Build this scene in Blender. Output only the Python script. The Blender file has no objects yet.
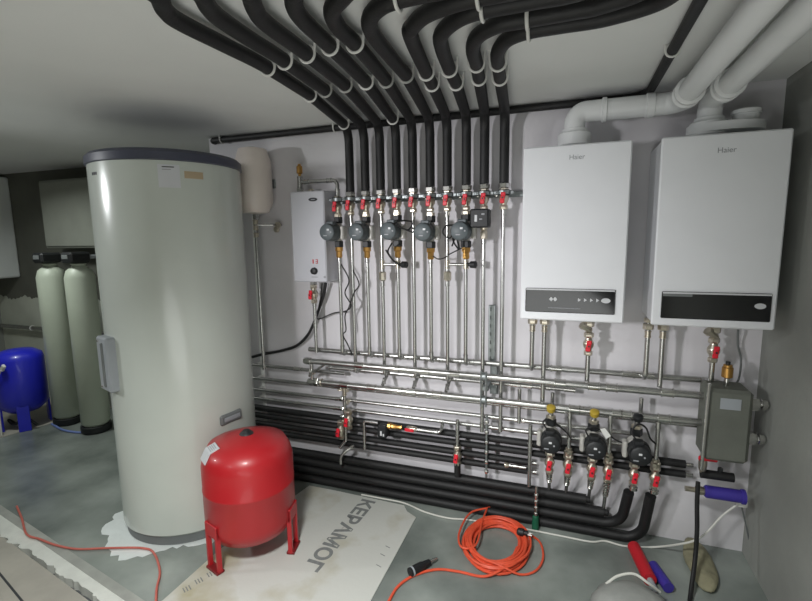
import bpy, math, random
from mathutils import Vector, Matrix
random.seed(7)
PI = math.pi
SC = bpy.context.scene
COL = SC.collection

# ------------------------------------------------------------------ camera
CAM = Vector((0.5778, -2.2672, 1.4167)); FPX = 460.0
def cam_axes(yaw=19.6416, pitch=-7.9777, roll=-0.809):
    y, p, r = (math.radians(a) for a in (yaw, pitch, roll))
    fwd = Vector((-math.sin(y)*math.cos(p), math.cos(y)*math.cos(p), math.sin(p)))
    right = Vector((math.cos(y), math.sin(y), 0)); up = right.cross(fwd)
    return right*math.cos(r)+up*math.sin(r), -right*math.sin(r)+up*math.cos(r), fwd
CR, CU, CF = cam_axes()
def ray(x, y): return CF + CR*((x-406)/FPX) - CU*((y-300.5)/FPX)
def W(x, y, Y=0.0):                       # point seen at a pixel, on the plane at depth Y
    d = ray(x, y); return CAM + d*((Y-CAM.y)/d.y)
def G(x, y, z=0.0):                       # point seen at a pixel, on the level z
    d = ray(x, y); return CAM + d*((z-CAM.z)/d.z)
def WX(x, y, X):                          # point seen at a pixel, on the plane at X
    d = ray(x, y); return CAM + d*((X-CAM.x)/d.x)
def V(*a): return Vector(a)

cd = bpy.data.cameras.new('camera'); cam = bpy.data.objects.new('camera', cd); COL.objects.link(cam)
cd.sensor_fit = 'HORIZONTAL'; cd.sensor_width = 36; cd.lens = FPX/812*36; cd.clip_start = 0.02
M = Matrix((CR, CU, -CF)).transposed().to_4x4(); M.translation = CAM
cam.matrix_world = M; SC.camera = cam

# ------------------------------------------------------------------ materials
def lin(c):
    f = lambda v: v/12.92 if v <= 0.04045 else ((v+0.055)/1.055)**2.4
    return tuple(f(v/255) for v in c)+(1,)
def mat(name, rgb, rough=0.5, metal=0.0, var=0.06, scale=8.0, bump=0.0, bscale=60.0, coat=0.0, rgb2=None, detail=4.0, lo=0.35, hi=0.65):
    m = bpy.data.materials.new(name); m.use_nodes = True
    nt = m.node_tree; b = nt.nodes['Principled BSDF']
    b.inputs['Roughness'].default_value = rough; b.inputs['Metallic'].default_value = metal
    if coat: b.inputs['Coat Weight'].default_value = coat; b.inputs['Coat Roughness'].default_value = 0.08
    tc = nt.nodes.new('ShaderNodeTexCoord')
    n = nt.nodes.new('ShaderNodeTexNoise'); n.inputs['Scale'].default_value = scale; n.inputs['Detail'].default_value = detail
    nt.links.new(tc.outputs['Object'], n.inputs['Vector'])
    cr = nt.nodes.new('ShaderNodeValToRGB'); c = lin(rgb)
    if rgb2 is None:
        c1 = tuple(max(0, v*(1-var)) for v in c[:3])+(1,); c2 = tuple(min(1, v*(1+var)) for v in c[:3])+(1,)
    else: c1, c2 = c, lin(rgb2)
    cr.color_ramp.elements[0].color = c1; cr.color_ramp.elements[1].color = c2
    cr.color_ramp.elements[0].position = lo; cr.color_ramp.elements[1].position = hi
    nt.links.new(n.outputs['Fac'], cr.inputs['Fac']); nt.links.new(cr.outputs['Color'], b.inputs['Base Color'])
    if bump:
        n2 = nt.nodes.new('ShaderNodeTexNoise'); n2.inputs['Scale'].default_value = bscale; n2.inputs['Detail'].default_value = 5
        nt.links.new(tc.outputs['Object'], n2.inputs['Vector'])
        bp = nt.nodes.new('ShaderNodeBump'); bp.inputs['Strength'].default_value = bump; bp.inputs['Distance'].default_value = 0.01
        nt.links.new(n2.outputs['Fac'], bp.inputs['Height']); nt.links.new(bp.outputs['Normal'], b.inputs['Normal'])
    return m
MT = {}
def mk(k, *a, **kw): MT[k] = mat(k, *a, **kw)
mk('wall_plaster', (214, 212, 215), 0.85, var=0.05, scale=3, bump=0.12, bscale=30)
mk('grey_plaster', (150, 152, 147), 0.9, var=0.10, scale=2.5, bump=0.2, bscale=25)
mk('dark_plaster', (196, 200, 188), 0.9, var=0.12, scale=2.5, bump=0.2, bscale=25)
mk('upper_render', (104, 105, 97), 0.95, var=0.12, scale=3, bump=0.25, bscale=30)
mk('ceiling_paint', (226, 228, 226), 0.9, var=0.03, scale=1.5, bump=0.06, bscale=18)
mk('coated_floor', (98, 105, 101), 0.25, rgb2=(158, 165, 159), scale=2.6, detail=8, bump=0.05, bscale=12, lo=0.3, hi=0.72)
mk('screed', (170, 166, 156), 0.85, var=0.10, scale=5, bump=0.15, bscale=70)
mk('kerb_grey', (158, 160, 154), 0.8, var=0.1, scale=10, bump=0.1, bscale=60)
mk('dusty_cord', (196, 104, 92), 0.6, var=0.08, scale=30)
mk('white_paint', (214, 216, 209), 0.6, var=0.06, scale=14, bump=0.15, bscale=90)
mk('foam', (23, 23, 24), 0.58, var=0.18, scale=40, bump=0.12, bscale=180)
mk('steel', (186, 186, 183), 0.27, 0.95, var=0.06, scale=30)
mk('chrome', (215, 214, 210), 0.16, 1.0, var=0.04, scale=20)
mk('zinc', (150, 156, 156), 0.42, 0.85, var=0.12, scale=60)
mk('brass', (196, 150, 84), 0.33, 0.85, var=0.08, scale=30)
mk('nickel', (204, 196, 180), 0.28, 0.9, var=0.06, scale=30)
mk('red_plastic', (214, 34, 52), 0.4, var=0.05)
mk('pump_grey', (84, 92, 95), 0.48, var=0.05, scale=30)
mk('pump_black', (28, 30, 32), 0.5, var=0.08)
mk('cast_grey', (190, 188, 182), 0.5, 0.2, var=0.08, scale=40, bump=0.1, bscale=200)
mk('boiler_white', (236, 238, 241), 0.3, var=0.01, coat=0.2)
mk('electric_white', (196, 197, 203), 0.35, var=0.01)
mk('glass_black', (16, 17, 19), 0.12, var=0.02, coat=0.6)
mk('silver_print', (206, 208, 210), 0.4, var=0.02)
mk('grey_print', (150, 152, 156), 0.5, var=0.02)
mk('dark_print', (40, 42, 46), 0.5, var=0.03)
mk('red_print', (190, 40, 44), 0.5, var=0.02)
mk('flue_white', (226, 228, 228), 0.4, var=0.02)
mk('tank_white', (200, 206, 199), 0.24, var=0.012, coat=0.3)
mk('lid_blue_grey', (72, 75, 90), 0.4, var=0.06)
mk('panel_grey', (158, 163, 168), 0.4, var=0.04)
mk('socket_grey', (112, 116, 116), 0.5, var=0.05)
mk('sticker', (205, 207, 211), 0.5, var=0.03)
mk('sticker_orange', (184, 166, 138), 0.5, var=0.05)
mk('vessel_red', (174, 29, 36), 0.38, var=0.03, coat=0.15)
mk('dark_red', (120, 24, 28), 0.5, var=0.06)
mk('vessel_white', (226, 216, 208), 0.35, var=0.02)
mk('softener', (186, 194, 178), 0.45, var=0.04, scale=5)
mk('blue_paint', (40, 46, 205), 0.35, var=0.04, coat=0.3)
mk('grey_cabinet', (142, 145, 136), 0.6, var=0.04)
mk('white_cabinet', (226, 230, 228), 0.4, var=0.02)
mk('white_plastic', (226, 226, 222), 0.45, var=0.02)
mk('black_rubber', (20, 20, 21), 0.6, var=0.1)
mk('orange_cord', (226, 88, 58), 0.5, var=0.06, scale=40)
mk('white_cable', (222, 222, 214), 0.5, var=0.03)
mk('sheet_paper', (198, 199, 193), 0.75, rgb2=(158, 148, 112), scale=3.2, detail=6, bump=0.1, bscale=40, lo=0.50, hi=0.74)
mk('sheet_print', (124, 127, 126), 0.8, var=0.1, scale=60)
mk('film', (222, 228, 226), 0.35, var=0.05, bump=0.4, bscale=22)
mk('red_pipe', (196, 32, 44), 0.55, var=0.06)
mk('blue_cover', (62, 50, 150), 0.5, var=0.08)
mk('separator', (104, 107, 99), 0.8, var=0.08, bump=0.2, bscale=160)
mk('green_tape', (24, 92, 66), 0.5, var=0.08)
mk('yellow_plastic', (176, 150, 52), 0.45, var=0.05)
mk('foam_filler', (146, 142, 116), 0.9, var=0.14, scale=14, bump=0.6, bscale=40)
mk('bag', (150, 152, 148), 0.6, var=0.1, scale=9, bump=0.4, bscale=20)
mk('light_blue', (120, 140, 200), 0.5, var=0.05)
mk('rail_white', (244, 244, 241), 0.6, var=0.03)

# ------------------------------------------------------------------ mesh builder
def frame(d):
    d = Vector(d).normalized()
    a = V(0, 0, 1) if abs(d.z) < 0.9 else V(0, 1, 0)
    x = a.cross(d).normalized(); y = d.cross(x)
    return x, y, d
class MB:
    def __init__(s): s.v = []; s.f = []
    def add(s, vs, fs):
        b = len(s.v); s.v += [Vector(v) for v in vs]; s.f += [tuple(i+b for i in f) for f in fs]; return s
    def box(s, c, d, bev=0.0, rot=None):
        x, y, z = (k/2 for k in d); b = min(bev, x*.9, y*.9, z*.9)
        if b <= 0:
            vs = [V(i*x, j*y, k*z) for i in (-1, 1) for j in (-1, 1) for k in (-1, 1)]
            fs = [(0, 1, 3, 2), (4, 6, 7, 5), (0, 4, 5, 1), (2, 3, 7, 6), (0, 2, 6, 4), (1, 5, 7, 3)]
        else:
            vs = []; idx = {}
            for i in (-1, 1):
                for j in (-1, 1):
                    for k in (-1, 1):
                        for a in range(3):
                            p = [i*(x-b), j*(y-b), k*(z-b)]; p[a] = (i*x, j*y, k*z)[a]
                            idx[i, j, k, a] = len(vs); vs.append(V(*p))
            fs = []
            S = (-1, 1)
            for a in range(3):
                o = [q for q in range(3) if q != a]
                for sg in S:
                    q = []
                    for u, w in ((-1, -1), (1, -1), (1, 1), (-1, 1)):
                        t = [0, 0, 0]; t[a] = sg; t[o[0]] = u; t[o[1]] = w; q.append(idx[t[0], t[1], t[2], a])
                    n = (vs[q[1]]-vs[q[0]]).cross(vs[q[2]]-vs[q[0]])
                    fs.append(tuple(q) if n[a]*sg > 0 else tuple(q[::-1]))
            for a in range(3):
                o = [q for q in range(3) if q != a]
                for u in S:
                    for w in S:
                        q = []
                        for t0, ax in ((-1, o[0]), (1, o[0]), (1, o[1]), (-1, o[1])):
                            t = [0, 0, 0]; t[a] = t0; t[o[0]] = u; t[o[1]] = w; q.append(idx[t[0], t[1], t[2], ax])
                        n = (vs[q[1]]-vs[q[0]]).cross(vs[q[2]]-vs[q[0]]); c0 = V(0, 0, 0); c0[o[0]] = u; c0[o[1]] = w
                        fs.append(tuple(q) if n.dot(c0) > 0 else tuple(q[::-1]))
            for i in S:
                for j in S:
                    for k in S:
                        q = [idx[i, j, k, a] for a in range(3)]
                        n = (vs[q[1]]-vs[q[0]]).cross(vs[q[2]]-vs[q[0]])
                        fs.append(tuple(q) if n.dot(V(i, j, k)) > 0 else tuple(q[::-1]))
        c = Vector(c)
        vs = [c+((rot @ v) if rot else v) for v in vs]
        return s.add(vs, fs)
    def tube(s, path, r, n=12, caps=True):
        P = [Vector(p) for p in path]; m = len(P)
        R = r if isinstance(r, (list, tuple)) else [r]*m
        T = [((P[min(i+1, m-1)]-P[max(i-1, 0)]).normalized()) for i in range(m)]
        x, y, _ = frame(T[0]); vs = []; fs = []
        for i in range(m):
            t = T[i]; x = (x-t*x.dot(t))
            x = x.normalized() if x.length > 1e-6 else frame(t)[0]
            y = t.cross(x)
            for k in range(n):
                a = 2*PI*k/n; vs.append(P[i]+x*(R[i]*math.cos(a))+y*(R[i]*math.sin(a)))
        for i in range(m-1):
            for k in range(n):
                k2 = (k+1) % n; fs.append((i*n+k, i*n+k2, (i+1)*n+k2, (i+1)*n+k))
        if caps: fs.append(tuple(range(n-1, -1, -1))); fs.append(tuple((m-1)*n+k for k in range(n)))
        return s.add(vs, fs)
    def lathe(s, o, d, prof, n=24):
        """prof = [(radius, distance along d)]; closed at both ends"""
        x, y, d = frame(d); o = Vector(o); vs = []; fs = []
        m = len(prof)
        for r, h in prof:
            for k in range(n):
                a = 2*PI*k/n; vs.append(o+d*h+x*(r*math.cos(a))+y*(r*math.sin(a)))
        for i in range(m-1):
            for k in range(n):
                k2 = (k+1) % n; fs.append((i*n+k, i*n+k2, (i+1)*n+k2, (i+1)*n+k))
        fs.append(tuple(range(n-1, -1, -1))); fs.append(tuple((m-1)*n+k for k in range(n)))
        return s.add(vs, fs)
    def hexnut(s, o, d, r, h): 
        b = min(.12*h, .003)
        return s.lathe(Vector(o)-Vector(d).normalized()*(h/2), d, [(r*.9, 0), (r, b), (r, h-b), (r*.9, h)], 6)
    def sleeve(s, p, d, L, r):               # press fitting: a wider socket with a bead at each end
        p = Vector(p); d = Vector(d).normalized(); b = min(.006, L*.2)
        return s.lathe(p-d*(L/2), d, [(r*1.0, 0), (r*1.32, .001), (r*1.32, b), (r*1.16, b+.001), (r*1.16, L-b-.001), (r*1.32, L-b), (r*1.32, L-.001), (r*1.0, L)], 16)
    def torus(s, c, d, R, r, n=28, m=10, a0=0, a1=2*PI):
        x, y, d = frame(d); c = Vector(c); full = abs(a1-a0-2*PI) < 1e-6; q = n if full else n+1; vs = []; fs = []
        for i in range(q):
            a = a0+(a1-a0)*i/n; e = x*math.cos(a)+y*math.sin(a)
            for k in range(m):
                b = 2*PI*k/m; vs.append(c+e*(R+r*math.cos(b))+d*(r*math.sin(b)))
        for i in range(n):
            for k in range(m):
                i2 = (i+1) % q; k2 = (k+1) % m; fs.append((i*m+k, i2*m+k, i2*m+k2, i*m+k2))
        if not full: fs.append(tuple(range(m))); fs.append(tuple(n*m+k for k in range(m-1, -1, -1)))
        return s.add(vs, fs)
    def sphere(s, c, r, sc=(1, 1, 1), n=20, m=12):
        c = Vector(c); vs = [c+V(0, 0, r*sc[2])]; fs = []
        for i in range(1, m):
            t = PI*i/m
            for k in range(n):
                a = 2*PI*k/n; vs.append(c+V(r*sc[0]*math.sin(t)*math.cos(a), r*sc[1]*math.sin(t)*math.sin(a), r*sc[2]*math.cos(t)))
        vs.append(c-V(0, 0, r*sc[2])); e = len(vs)-1
        for k in range(n):
            k2 = (k+1) % n; fs.append((0, 1+k, 1+k2)); fs.append((e, 1+(m-2)*n+k2, 1+(m-2)*n+k))
            for i in range(m-2): fs.append((1+i*n+k, 1+(i+1)*n+k, 1+(i+1)*n+k2, 1+i*n+k2))
        return s.add(vs, fs)
    def prism(s, pts, d):                    # polygon in space swept by vector d
        n = len(pts); d = Vector(d); vs = [Vector(p) for p in pts]+[Vector(p)+d for p in pts]
        fs = [tuple(range(n-1, -1, -1)), tuple(range(n, 2*n))]+[(i, (i+1) % n, n+(i+1) % n, n+i) for i in range(n)]
        return s.add(vs, fs)
    def ellipse(s, c, nrm, rx, rz, t, n=24):
        x, y, d = frame(nrm); c = Vector(c)
        pts = [c+x*(rx*math.cos(2*PI*k/n))+y*(rz*math.sin(2*PI*k/n)) for k in range(n)]
        return s.prism(pts, d*t)
    def build(s, name, m, parent=None, ang=35, flip=True):
        me = bpy.data.meshes.new(name); off = parent_world(parent)
        me.from_pydata([v-off for v in s.v], [], s.f); me.update()
        import bmesh
        bm = bmesh.new(); bm.from_mesh(me); bmesh.ops.recalc_face_normals(bm, faces=bm.faces); bm.to_mesh(me); bm.free()
        for p in me.polygons: p.use_smooth = True
        me.set_sharp_from_angle(angle=math.radians(ang))
        me.materials.append(MT[m] if isinstance(m, str) else m)
        o = bpy.data.objects.new(name, me); COL.objects.link(o)
        if parent: o.parent = parent
        return o
def parent_world(p):
    v = V(0, 0, 0)
    while p is not None: v += p.location; p = p.parent
    return v
def tag(o, label, cat, group=None):
    o['label'] = label; o['category'] = cat
    if group: o['group'] = group
    return o
def thing(name, label, cat, loc=(0, 0, 0), group=None):
    o = bpy.data.objects.new(name, None); o.empty_display_size = 0.05; COL.objects.link(o); o.location = loc
    return tag(o, label, cat, group)
def struct(name, mb, m):
    o = mb.build(name, m); o['kind'] = 'structure'; return o
def dup(root, loc, label, group=None):
    r = root.copy(); COL.objects.link(r); r.location = loc; r['label'] = label
    if group: r['group'] = group
    for ch in list(root.children):
        c = ch.copy(); COL.objects.link(c); c.parent = r
        for g in list(ch.children):
            d = g.copy(); COL.objects.link(d); d.parent = c
    return r
def fillet(pts, rad, n=8):
    P = [Vector(p) for p in pts]; out = [P[0]]
    for i in range(1, len(P)-1):
        a, b, c = P[i-1], P[i], P[i+1]; u = (a-b); w = (c-b)
        r = rad[i-1] if isinstance(rad, (list, tuple)) else rad
        ang = u.angle(w) if u.length > 1e-6 and w.length > 1e-6 else PI
        if ang > PI-0.02: out.append(b); continue
        t = min(r/math.tan(ang/2), u.length*.49, w.length*.49); rr = t*math.tan(ang/2)
        un, wn = u.normalized(), w.normalized(); ctr = b+(un+wn).normalized()*(rr/math.sin(ang/2))
        s0 = b+un*t-ctr; s1 = b+wn*t-ctr; tot = s0.angle(s1)
        for k in range(n+1):
            f = k/n; out.append(ctr+(s0*math.sin((1-f)*tot)+s1*math.sin(f*tot))/math.sin(tot))
    out.append(P[-1]); return out
def spline(pts, n=8):
    P = [Vector(p) for p in pts]; P = [P[0]*2-P[1]]+P+[P[-1]*2-P[-2]]; out = []
    for i in range(1, len(P)-2):
        a, b, c, d = P[i-1:i+3]
        for k in range(n):
            t = k/n; out.append(.5*((2*b)+(c-a)*t+(2*a-5*b+4*c-d)*t*t+(3*b-a-3*c+d)*t**3))
    out.append(P[-2]); return out
def text(name, body, size, mt, parent, pos, xdir, up, depth=0.0006, align='CENTER', bold=0.0):
    cu = bpy.data.curves.new(name, 'FONT'); cu.body = body; cu.size = size; cu.extrude = depth; cu.offset = bold; cu.align_x = align; cu.align_y = 'CENTER'
    t = bpy.data.objects.new(name, cu); COL.objects.link(t); dg = bpy.context.evaluated_depsgraph_get()
    me = bpy.data.meshes.new_from_object(t.evaluated_get(dg)); bpy.data.objects.remove(t)
    xd = Vector(xdir).normalized(); ud = (Vector(up)-xd*Vector(up).dot(xd)).normalized(); nd = xd.cross(ud)
    off = parent_world(parent)
    for v in me.vertices: v.co = Vector(pos)-off+xd*v.co.x+ud*v.co.y+nd*v.co.z
    me.materials.clear(); me.materials.append(MT[mt])
    o = bpy.data.objects.new(name, me); COL.objects.link(o); o.parent = parent; return o

# ------------------------------------------------------------------ the room
H = 1.998; XR = 1.345; XL = -4.4; YF = -4.2; JX = -1.45; YA = 0.45
s = MB().box((0, 0, 0), (.01, .01, .01))
struct('floor', MB().box(((XL+XR)/2, -0.25, -.05), (XR-XL+.4, 1.8, .1)), 'coated_floor')
# floor edge: line seen from lower left, screed beyond it
e0, e1 = G(0, 507), G(140, 601); ed = (e1-e0).normalized(); en = V(ed.y, -ed.x, 0)
if en.y > 0: en = -en
bpy.data.objects.remove(bpy.data.objects['floor'])
A = e0-ed*2.6; B = e1+ed*(XR+.2-e1.x)/ed.x
struct('floor', MB().prism([A, B, V(XR+.2, .65, 0), V(A.x, .65, 0)], (0, 0, -.1)), 'coated_floor')
struct('floor_screed', MB().prism([A+en*.10, B+en*.10, V(XR+.2, YF-.2, 0), V(A.x, YF-.2, 0)], (0, 0, -.1)), 'screed')
k = 420; low = []; wk = 0
for i in range(k+1):
    wk = max(-.02, min(.03, wk+random.uniform(-.006, .006))); t = i/k; p = B+(A-B)*t; near = max(0, 1-abs((p-e0.lerp(e1, .35)).length)/.5)
    low.append(p+en*(.095+wk+random.uniform(-.005, .005)+.02*near*(.6+.4*math.sin(i*.9))))
struct('trim_1', MB().prism([p+V(0, 0, .0015) for p in [A+en*.03, B+en*.03]+low], (0, 0, -.04)), 'white_paint')
struct('trim_2', MB().prism([p+V(0, 0, .003) for p in [A-en*.008, B-en*.008, B+en*.030, A+en*.030]], (0, 0, -.04)), 'kerb_grey')
j0, j1 = G(0, 574), G(22, 601); jd = (j1-j0).normalized(); jn = V(jd.y, -jd.x, 0)*.004
struct('trim_3', MB().prism([p+V(0, 0, .0008) for p in (j0-jd*1.2-jn, j1+jd*1.2-jn, j1+jd*1.2+jn, j0-jd*1.2+jn)], (0, 0, -.02)), 'dark_print')
f0, f1 = G(0, 438), G(85, 414)
struct('floor_alcove', MB().prism([V(XL-.1, -.9, .004), V(f0.x-.15, -.9, .004), f0+V(0, 0, .004), f1+V(0, 0, .004), V(f1.x+.15, .6, .004), V(XL-.1, .6, .004)], (0, 0, -.03)), 'screed')
struct('wall_back', MB().box(((JX+XR+.1)/2, .325, H/2), (XR+.1-JX, .65, H)), 'wall_plaster')
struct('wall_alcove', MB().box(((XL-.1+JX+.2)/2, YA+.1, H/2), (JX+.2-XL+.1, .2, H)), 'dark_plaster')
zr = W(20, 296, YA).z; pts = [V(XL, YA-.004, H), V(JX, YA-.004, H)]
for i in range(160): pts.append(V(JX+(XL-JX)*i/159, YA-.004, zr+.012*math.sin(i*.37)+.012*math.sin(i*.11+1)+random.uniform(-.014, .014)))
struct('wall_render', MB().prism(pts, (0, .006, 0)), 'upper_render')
struct('wall_left', MB().box((XL-.1, (YF+YA)/2, H/2), (.2, YA-YF+.4, H)), 'grey_plaster')
struct('wall_right', MB().box((XR+.1, (YF+.2)/2, H/2), (.2, .2-YF, H)), 'grey_plaster')
struct('wall_front', MB().box(((XL+XR)/2, YF-.1, H/2), (XR-XL+.4, .2, H)), 'grey_plaster')
struct('ceiling', MB().box(((XL+XR)/2, (YF+YA)/2, H+.05), (XR-XL+.4, YA-YF+.4, .1)), 'ceiling_paint')

# ------------------------------------------------------------------ big storage tank
TX, TY, TR, TH = -1.262, -.497, .327, 1.797
t = thing('storage_tank', 'tall white cylindrical hot water storage tank with dark lid standing left of centre', 'water tank', (TX, TY, 0))
MB().lathe((TX, TY, .045), (0, 0, 1), [(TR-.012, 0), (TR, .012), (TR, TH-.045-.05)], 96).build('body', 'tank_white', t)
MB().lathe((TX, TY, 0), (0, 0, 1), [(TR-.02, 0), (TR-.012, .004), (TR-.012, .046)], 96).build('base_ring', 'socket_grey', t)
MB().lathe((TX, TY, TH-.052), (0, 0, 1), [(TR, 0), (TR+.008, .004), (TR+.008, .036), (TR-.006, .05), (TR-.03, .052)], 96).build('lid', 'lid_blue_grey', t)
def on_tank(px, py, off=0.0):
    d = ray(px, py); o = CAM
    a = d.x**2+d.y**2; b = 2*((o.x-TX)*d.x+(o.y-TY)*d.y); c = (o.x-TX)**2+(o.y-TY)**2-(TR+off)**2
    disc = b*b-4*a*c
    s_ = (-b-math.sqrt(max(disc, 0)))/(2*a); return o+d*s_
def patch(a0, a1, z0, z1, off, th, n=10):     # a slab curved round the tank
    mb = MB(); vs = []; fs = []
    for i in range(n+1):
        a = a0+(a1-a0)*i/n
        for r in (TR-.002, TR+off+th):
            for z in (z0, z1): vs.append(V(TX+r*math.cos(a), TY+r*math.sin(a), z))
    for i in range(n):
        b = i*4
        for q in ((0, 1, 5, 4), (2, 6, 7, 3), (0, 4, 6, 2), (1, 3, 7, 5)): fs.append(tuple(b+j for j in q))
    fs.append((0, 2, 3, 1)); e = n*4; fs.append((e, e+1, e+3, e+2))
    return mb.add(vs, fs)
def tank_ang(px, py): p = on_tank(px, py); return math.atan2(p.y-TY, p.x-TX), p.z
a0, z0 = tank_ang(96, 333); a1, z1 = tank_ang(118, 392)
pa = tank_ang(111, 362)[0]; d = V(math.cos(pa), math.sin(pa), 0); tv = V(-d.y, d.x, 0)
pz = (z0+z1)/2; ph = (z0-z1)*.97; pc = V(TX, TY, pz)+d*(TR+.008)
rot = Matrix((tv, d, V(0, 0, 1))).transposed()
pn = MB().box(pc, (.115, .05, ph), .008, rot).build('thermometer_plate', 'panel_grey', t)
MB().box(pc+d*.026+tv*.012, (.018, .012, ph*.82), .005, rot).build('groove_cover', 'socket_grey', pn)
for zz in (.42, -.42):
    MB().lathe(pc+d*.024+tv*.03*(-1)+V(0, 0, ph*zz), d, [(.006, 0), (.006, .004), (.004, .006)], 12).build('screw', 'chrome', pn)
a, z = tank_ang(231, 417)
d = V(math.cos(a), math.sin(a), 0); tv = V(-d.y, d.x, 0); rot = Matrix((tv, d, V(0, 0, 1))).transposed(); pc = V(TX, TY, z)+d*(TR)
pk = MB().box(pc, (.125, .02, .05), .008, rot).build('inspection_cover', 'socket_grey', t)
MB().box(pc+d*.010, (.09, .006, .02), .002, rot).build('cover_slot', 'panel_grey', pk)
a0, z0 = tank_ang(157, 164); a1, z1 = tank_ang(181, 188)
lp = patch(a0, a1, z1, z0, 0, .0015).build('label_sticker', 'sticker', t)
patch(a0+(a1-a0)*.2, a0+(a1-a0)*.75, z0-.012, z0-.008, 0, .0025).build('print_line', 'dark_print', lp)
patch(a0+(a1-a0)*.2, a0+(a1-a0)*.6, z0-.022, z0-.019, 0, .0025).build('print_line', 'grey_print', lp)
a2, z2 = tank_ang(184, 171); a3, z3 = tank_ang(203, 176)
patch(a2, a3, z2-.03, z2, 0, .0012).build('energy_label', 'sticker_orange', t)
a2, z2 = tank_ang(92, 174); a3, z3 = tank_ang(97, 174)
for i in range(3):
    f = a2+(a3-a2)*(i+.15)/3; patch(f, f+(a3-a2)*.22, z2-.006, z2+.006, 0, .0015, 2).build('emblem_letter', 'dark_print', t)

# torn plastic film round its base
pts = []
for i in range(90):
    a = 2*PI*i/90; px = TX+.03; r = TR+.045+.03*math.sin(3*a+1)+.018*math.sin(7*a)+random.uniform(-.014, .014)
    if math.cos(a+2.2) > .55: r += .04*(math.cos(a+2.2)-.55)*3*random.uniform(.4, 1)
    pts.append(V(TX+r*math.cos(a), TY+r*math.sin(a), .0015))
pts2 = [V(TX+(TR-.05)*math.cos(2*PI*i/90), TY+(TR-.05)*math.sin(2*PI*i/90), .0015) for i in range(90)]
mb = MB(); mb.add([p for p in pts]+[p for p in pts2]+[p-V(0, 0, .0012) for p in pts]+[p-V(0, 0, .0012) for p in pts2],
    [(i, (i+1) % 90, 90+(i+1) % 90, 90+i) for i in range(90)]+[(180+i, 270+i, 270+(i+1) % 90, 180+(i+1) % 90) for i in range(90)]
    + [(i, 180+i, 180+(i+1) % 90, (i+1) % 90) for i in range(90)]+[(90+i, 90+(i+1) % 90, 270+(i+1) % 90, 270+i) for i in range(90)])
tag(mb.build('plastic_film', 'film'), 'torn white plastic film on the floor round the foot of the tall tank', 'plastic film')

# ------------------------------------------------------------------ red expansion vessel
fl = G(238, 568); fr = G(304, 536)
VY, VR = -.670, .196; VX = W(250, 488, VY).x
lz = .106; vt = W(245, 433, VY).z
t = thing('expansion_vessel', 'red expansion vessel on three bent legs standing on the paper sheet', 'expansion vessel', (VX, VY, 0))
prof = [(.02, lz-.022), (.10, lz-.012), (.168, lz+.012), (VR-.01, lz+.048), (VR, lz+.08)]
hb = vt-lz-.01
mid = lz+hb*.52
prof += [(VR, mid-.006), (VR+.0015, mid-.004), (VR+.0015, mid+.004), (VR, mid+.006), (VR, vt-.115), (VR-.008, vt-.078), (.165, vt-.0355), (.09, vt-.012), (.04, vt-.002), (.012, vt)]
MB().lathe((VX, VY, 0), (0, 0, 1), prof, 64).build('body', 'vessel_red', t, 50)
MB().lathe((VX, VY, vt-.004), (0, 0, 1), [(.032, 0), (.028, .008), (.022, .012), (.014, .020), (.004, .021)], 20).build('valve_cap', 'pump_black', t)
for i, a in enumerate((math.radians(-108), math.radians(14), math.radians(132))):
    d = V(math.cos(a), math.sin(a), 0); tv = V(-d.y, d.x, 0); rot = Matrix((tv, d, V(0, 0, 1))).transposed(); mb = MB()
    c = V(VX, VY, 0)+d*(VR-.006)
    for sg in (-1, 1): mb.box(c+tv*sg*.036+V(0, 0, .112), (.016, .02, .21), .002, rot)
    mb.box(c+V(0, 0, .19), (.088, .018, .06), .002, rot)
    lg = mb.build('leg', 'vessel_red', t)
    MB().box(c+V(0, 0, .0105), (.088, .036, .012), .002, rot).build('foot_plate', 'dark_red', lg)
# sticker curved over the shoulder
vc = V(VX, VY, 0)
sa = math.radians(236); d = V(math.cos(sa), math.sin(sa), 0); tv = V(-d.y, d.x, 0)
vs = []; rr = [(VR-.008, vt-.078), (.165, vt-.0355), (.125, vt-.021)]
for r, z in rr:
    for q in (-.035, .035): vs.append(vc+d*(r+.003)+tv*q+V(0, 0, z+.003))
sk = MB().add(vs+[v+V(0, 0, -.004)-d*.004 for v in vs], [(0, 1, 3, 2), (2, 3, 5, 4), (6, 8, 9, 7), (8, 10, 11, 9), (0, 6, 7, 1), (4, 5, 11, 10), (0, 2, 8, 6), (2, 4, 10, 8), (1, 7, 9, 3), (3, 9, 11, 5)]).build('sticker', 'sticker', t)
mb = MB()
for i in range(4):
    f = .2+.18*i; p0 = vs[2].lerp(vs[4], f); p1 = vs[3].lerp(vs[5], f); n = V(0, 0, .0012)
    mb.prism([p0.lerp(p1, .12)+n, p0.lerp(p1, .88)+n, p0.lerp(p1, .88)+n+(vs[4]-vs[2])*.06, p0.lerp(p1, .12)+n+(vs[4]-vs[2])*.06], (0, 0, -.001))
mb.build('print_lines', 'grey_print', sk)

# ------------------------------------------------------------------ small white expansion vessel on the wall
EY = -.113; ex = W(254, 180, EY).x; ez1 = W(245, 148, EY).z; ez0 = W(256, 214, EY).z; ER = .095
t = thing('expansion_vessel', 'small white round-topped expansion vessel on the wall behind the tall tank', 'expansion vessel', (ex, EY, ez0))
zz = ez0; hh = ez1-ez0
MB().lathe((ex, EY, zz), (0, 0, 1), [(.02, 0), (.07, .006), (ER-.012, .03), (ER, .06), (ER, hh-.075), (ER-.012, hh-.04), (.075, hh-.012), (.03, hh-.001), (.01, hh)], 48).build('body', 'vessel_white', t, 50)
MB().lathe((ex, EY, zz-.03), (0, 0, 1), [(.014, 0), (.018, .004), (.018, .032)], 6).build('nipple', 'steel', t)
MB().box((ex, -.006, zz+.17), (.12, .012, .05), .002).build('wall_bracket', 'zinc', t)

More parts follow.
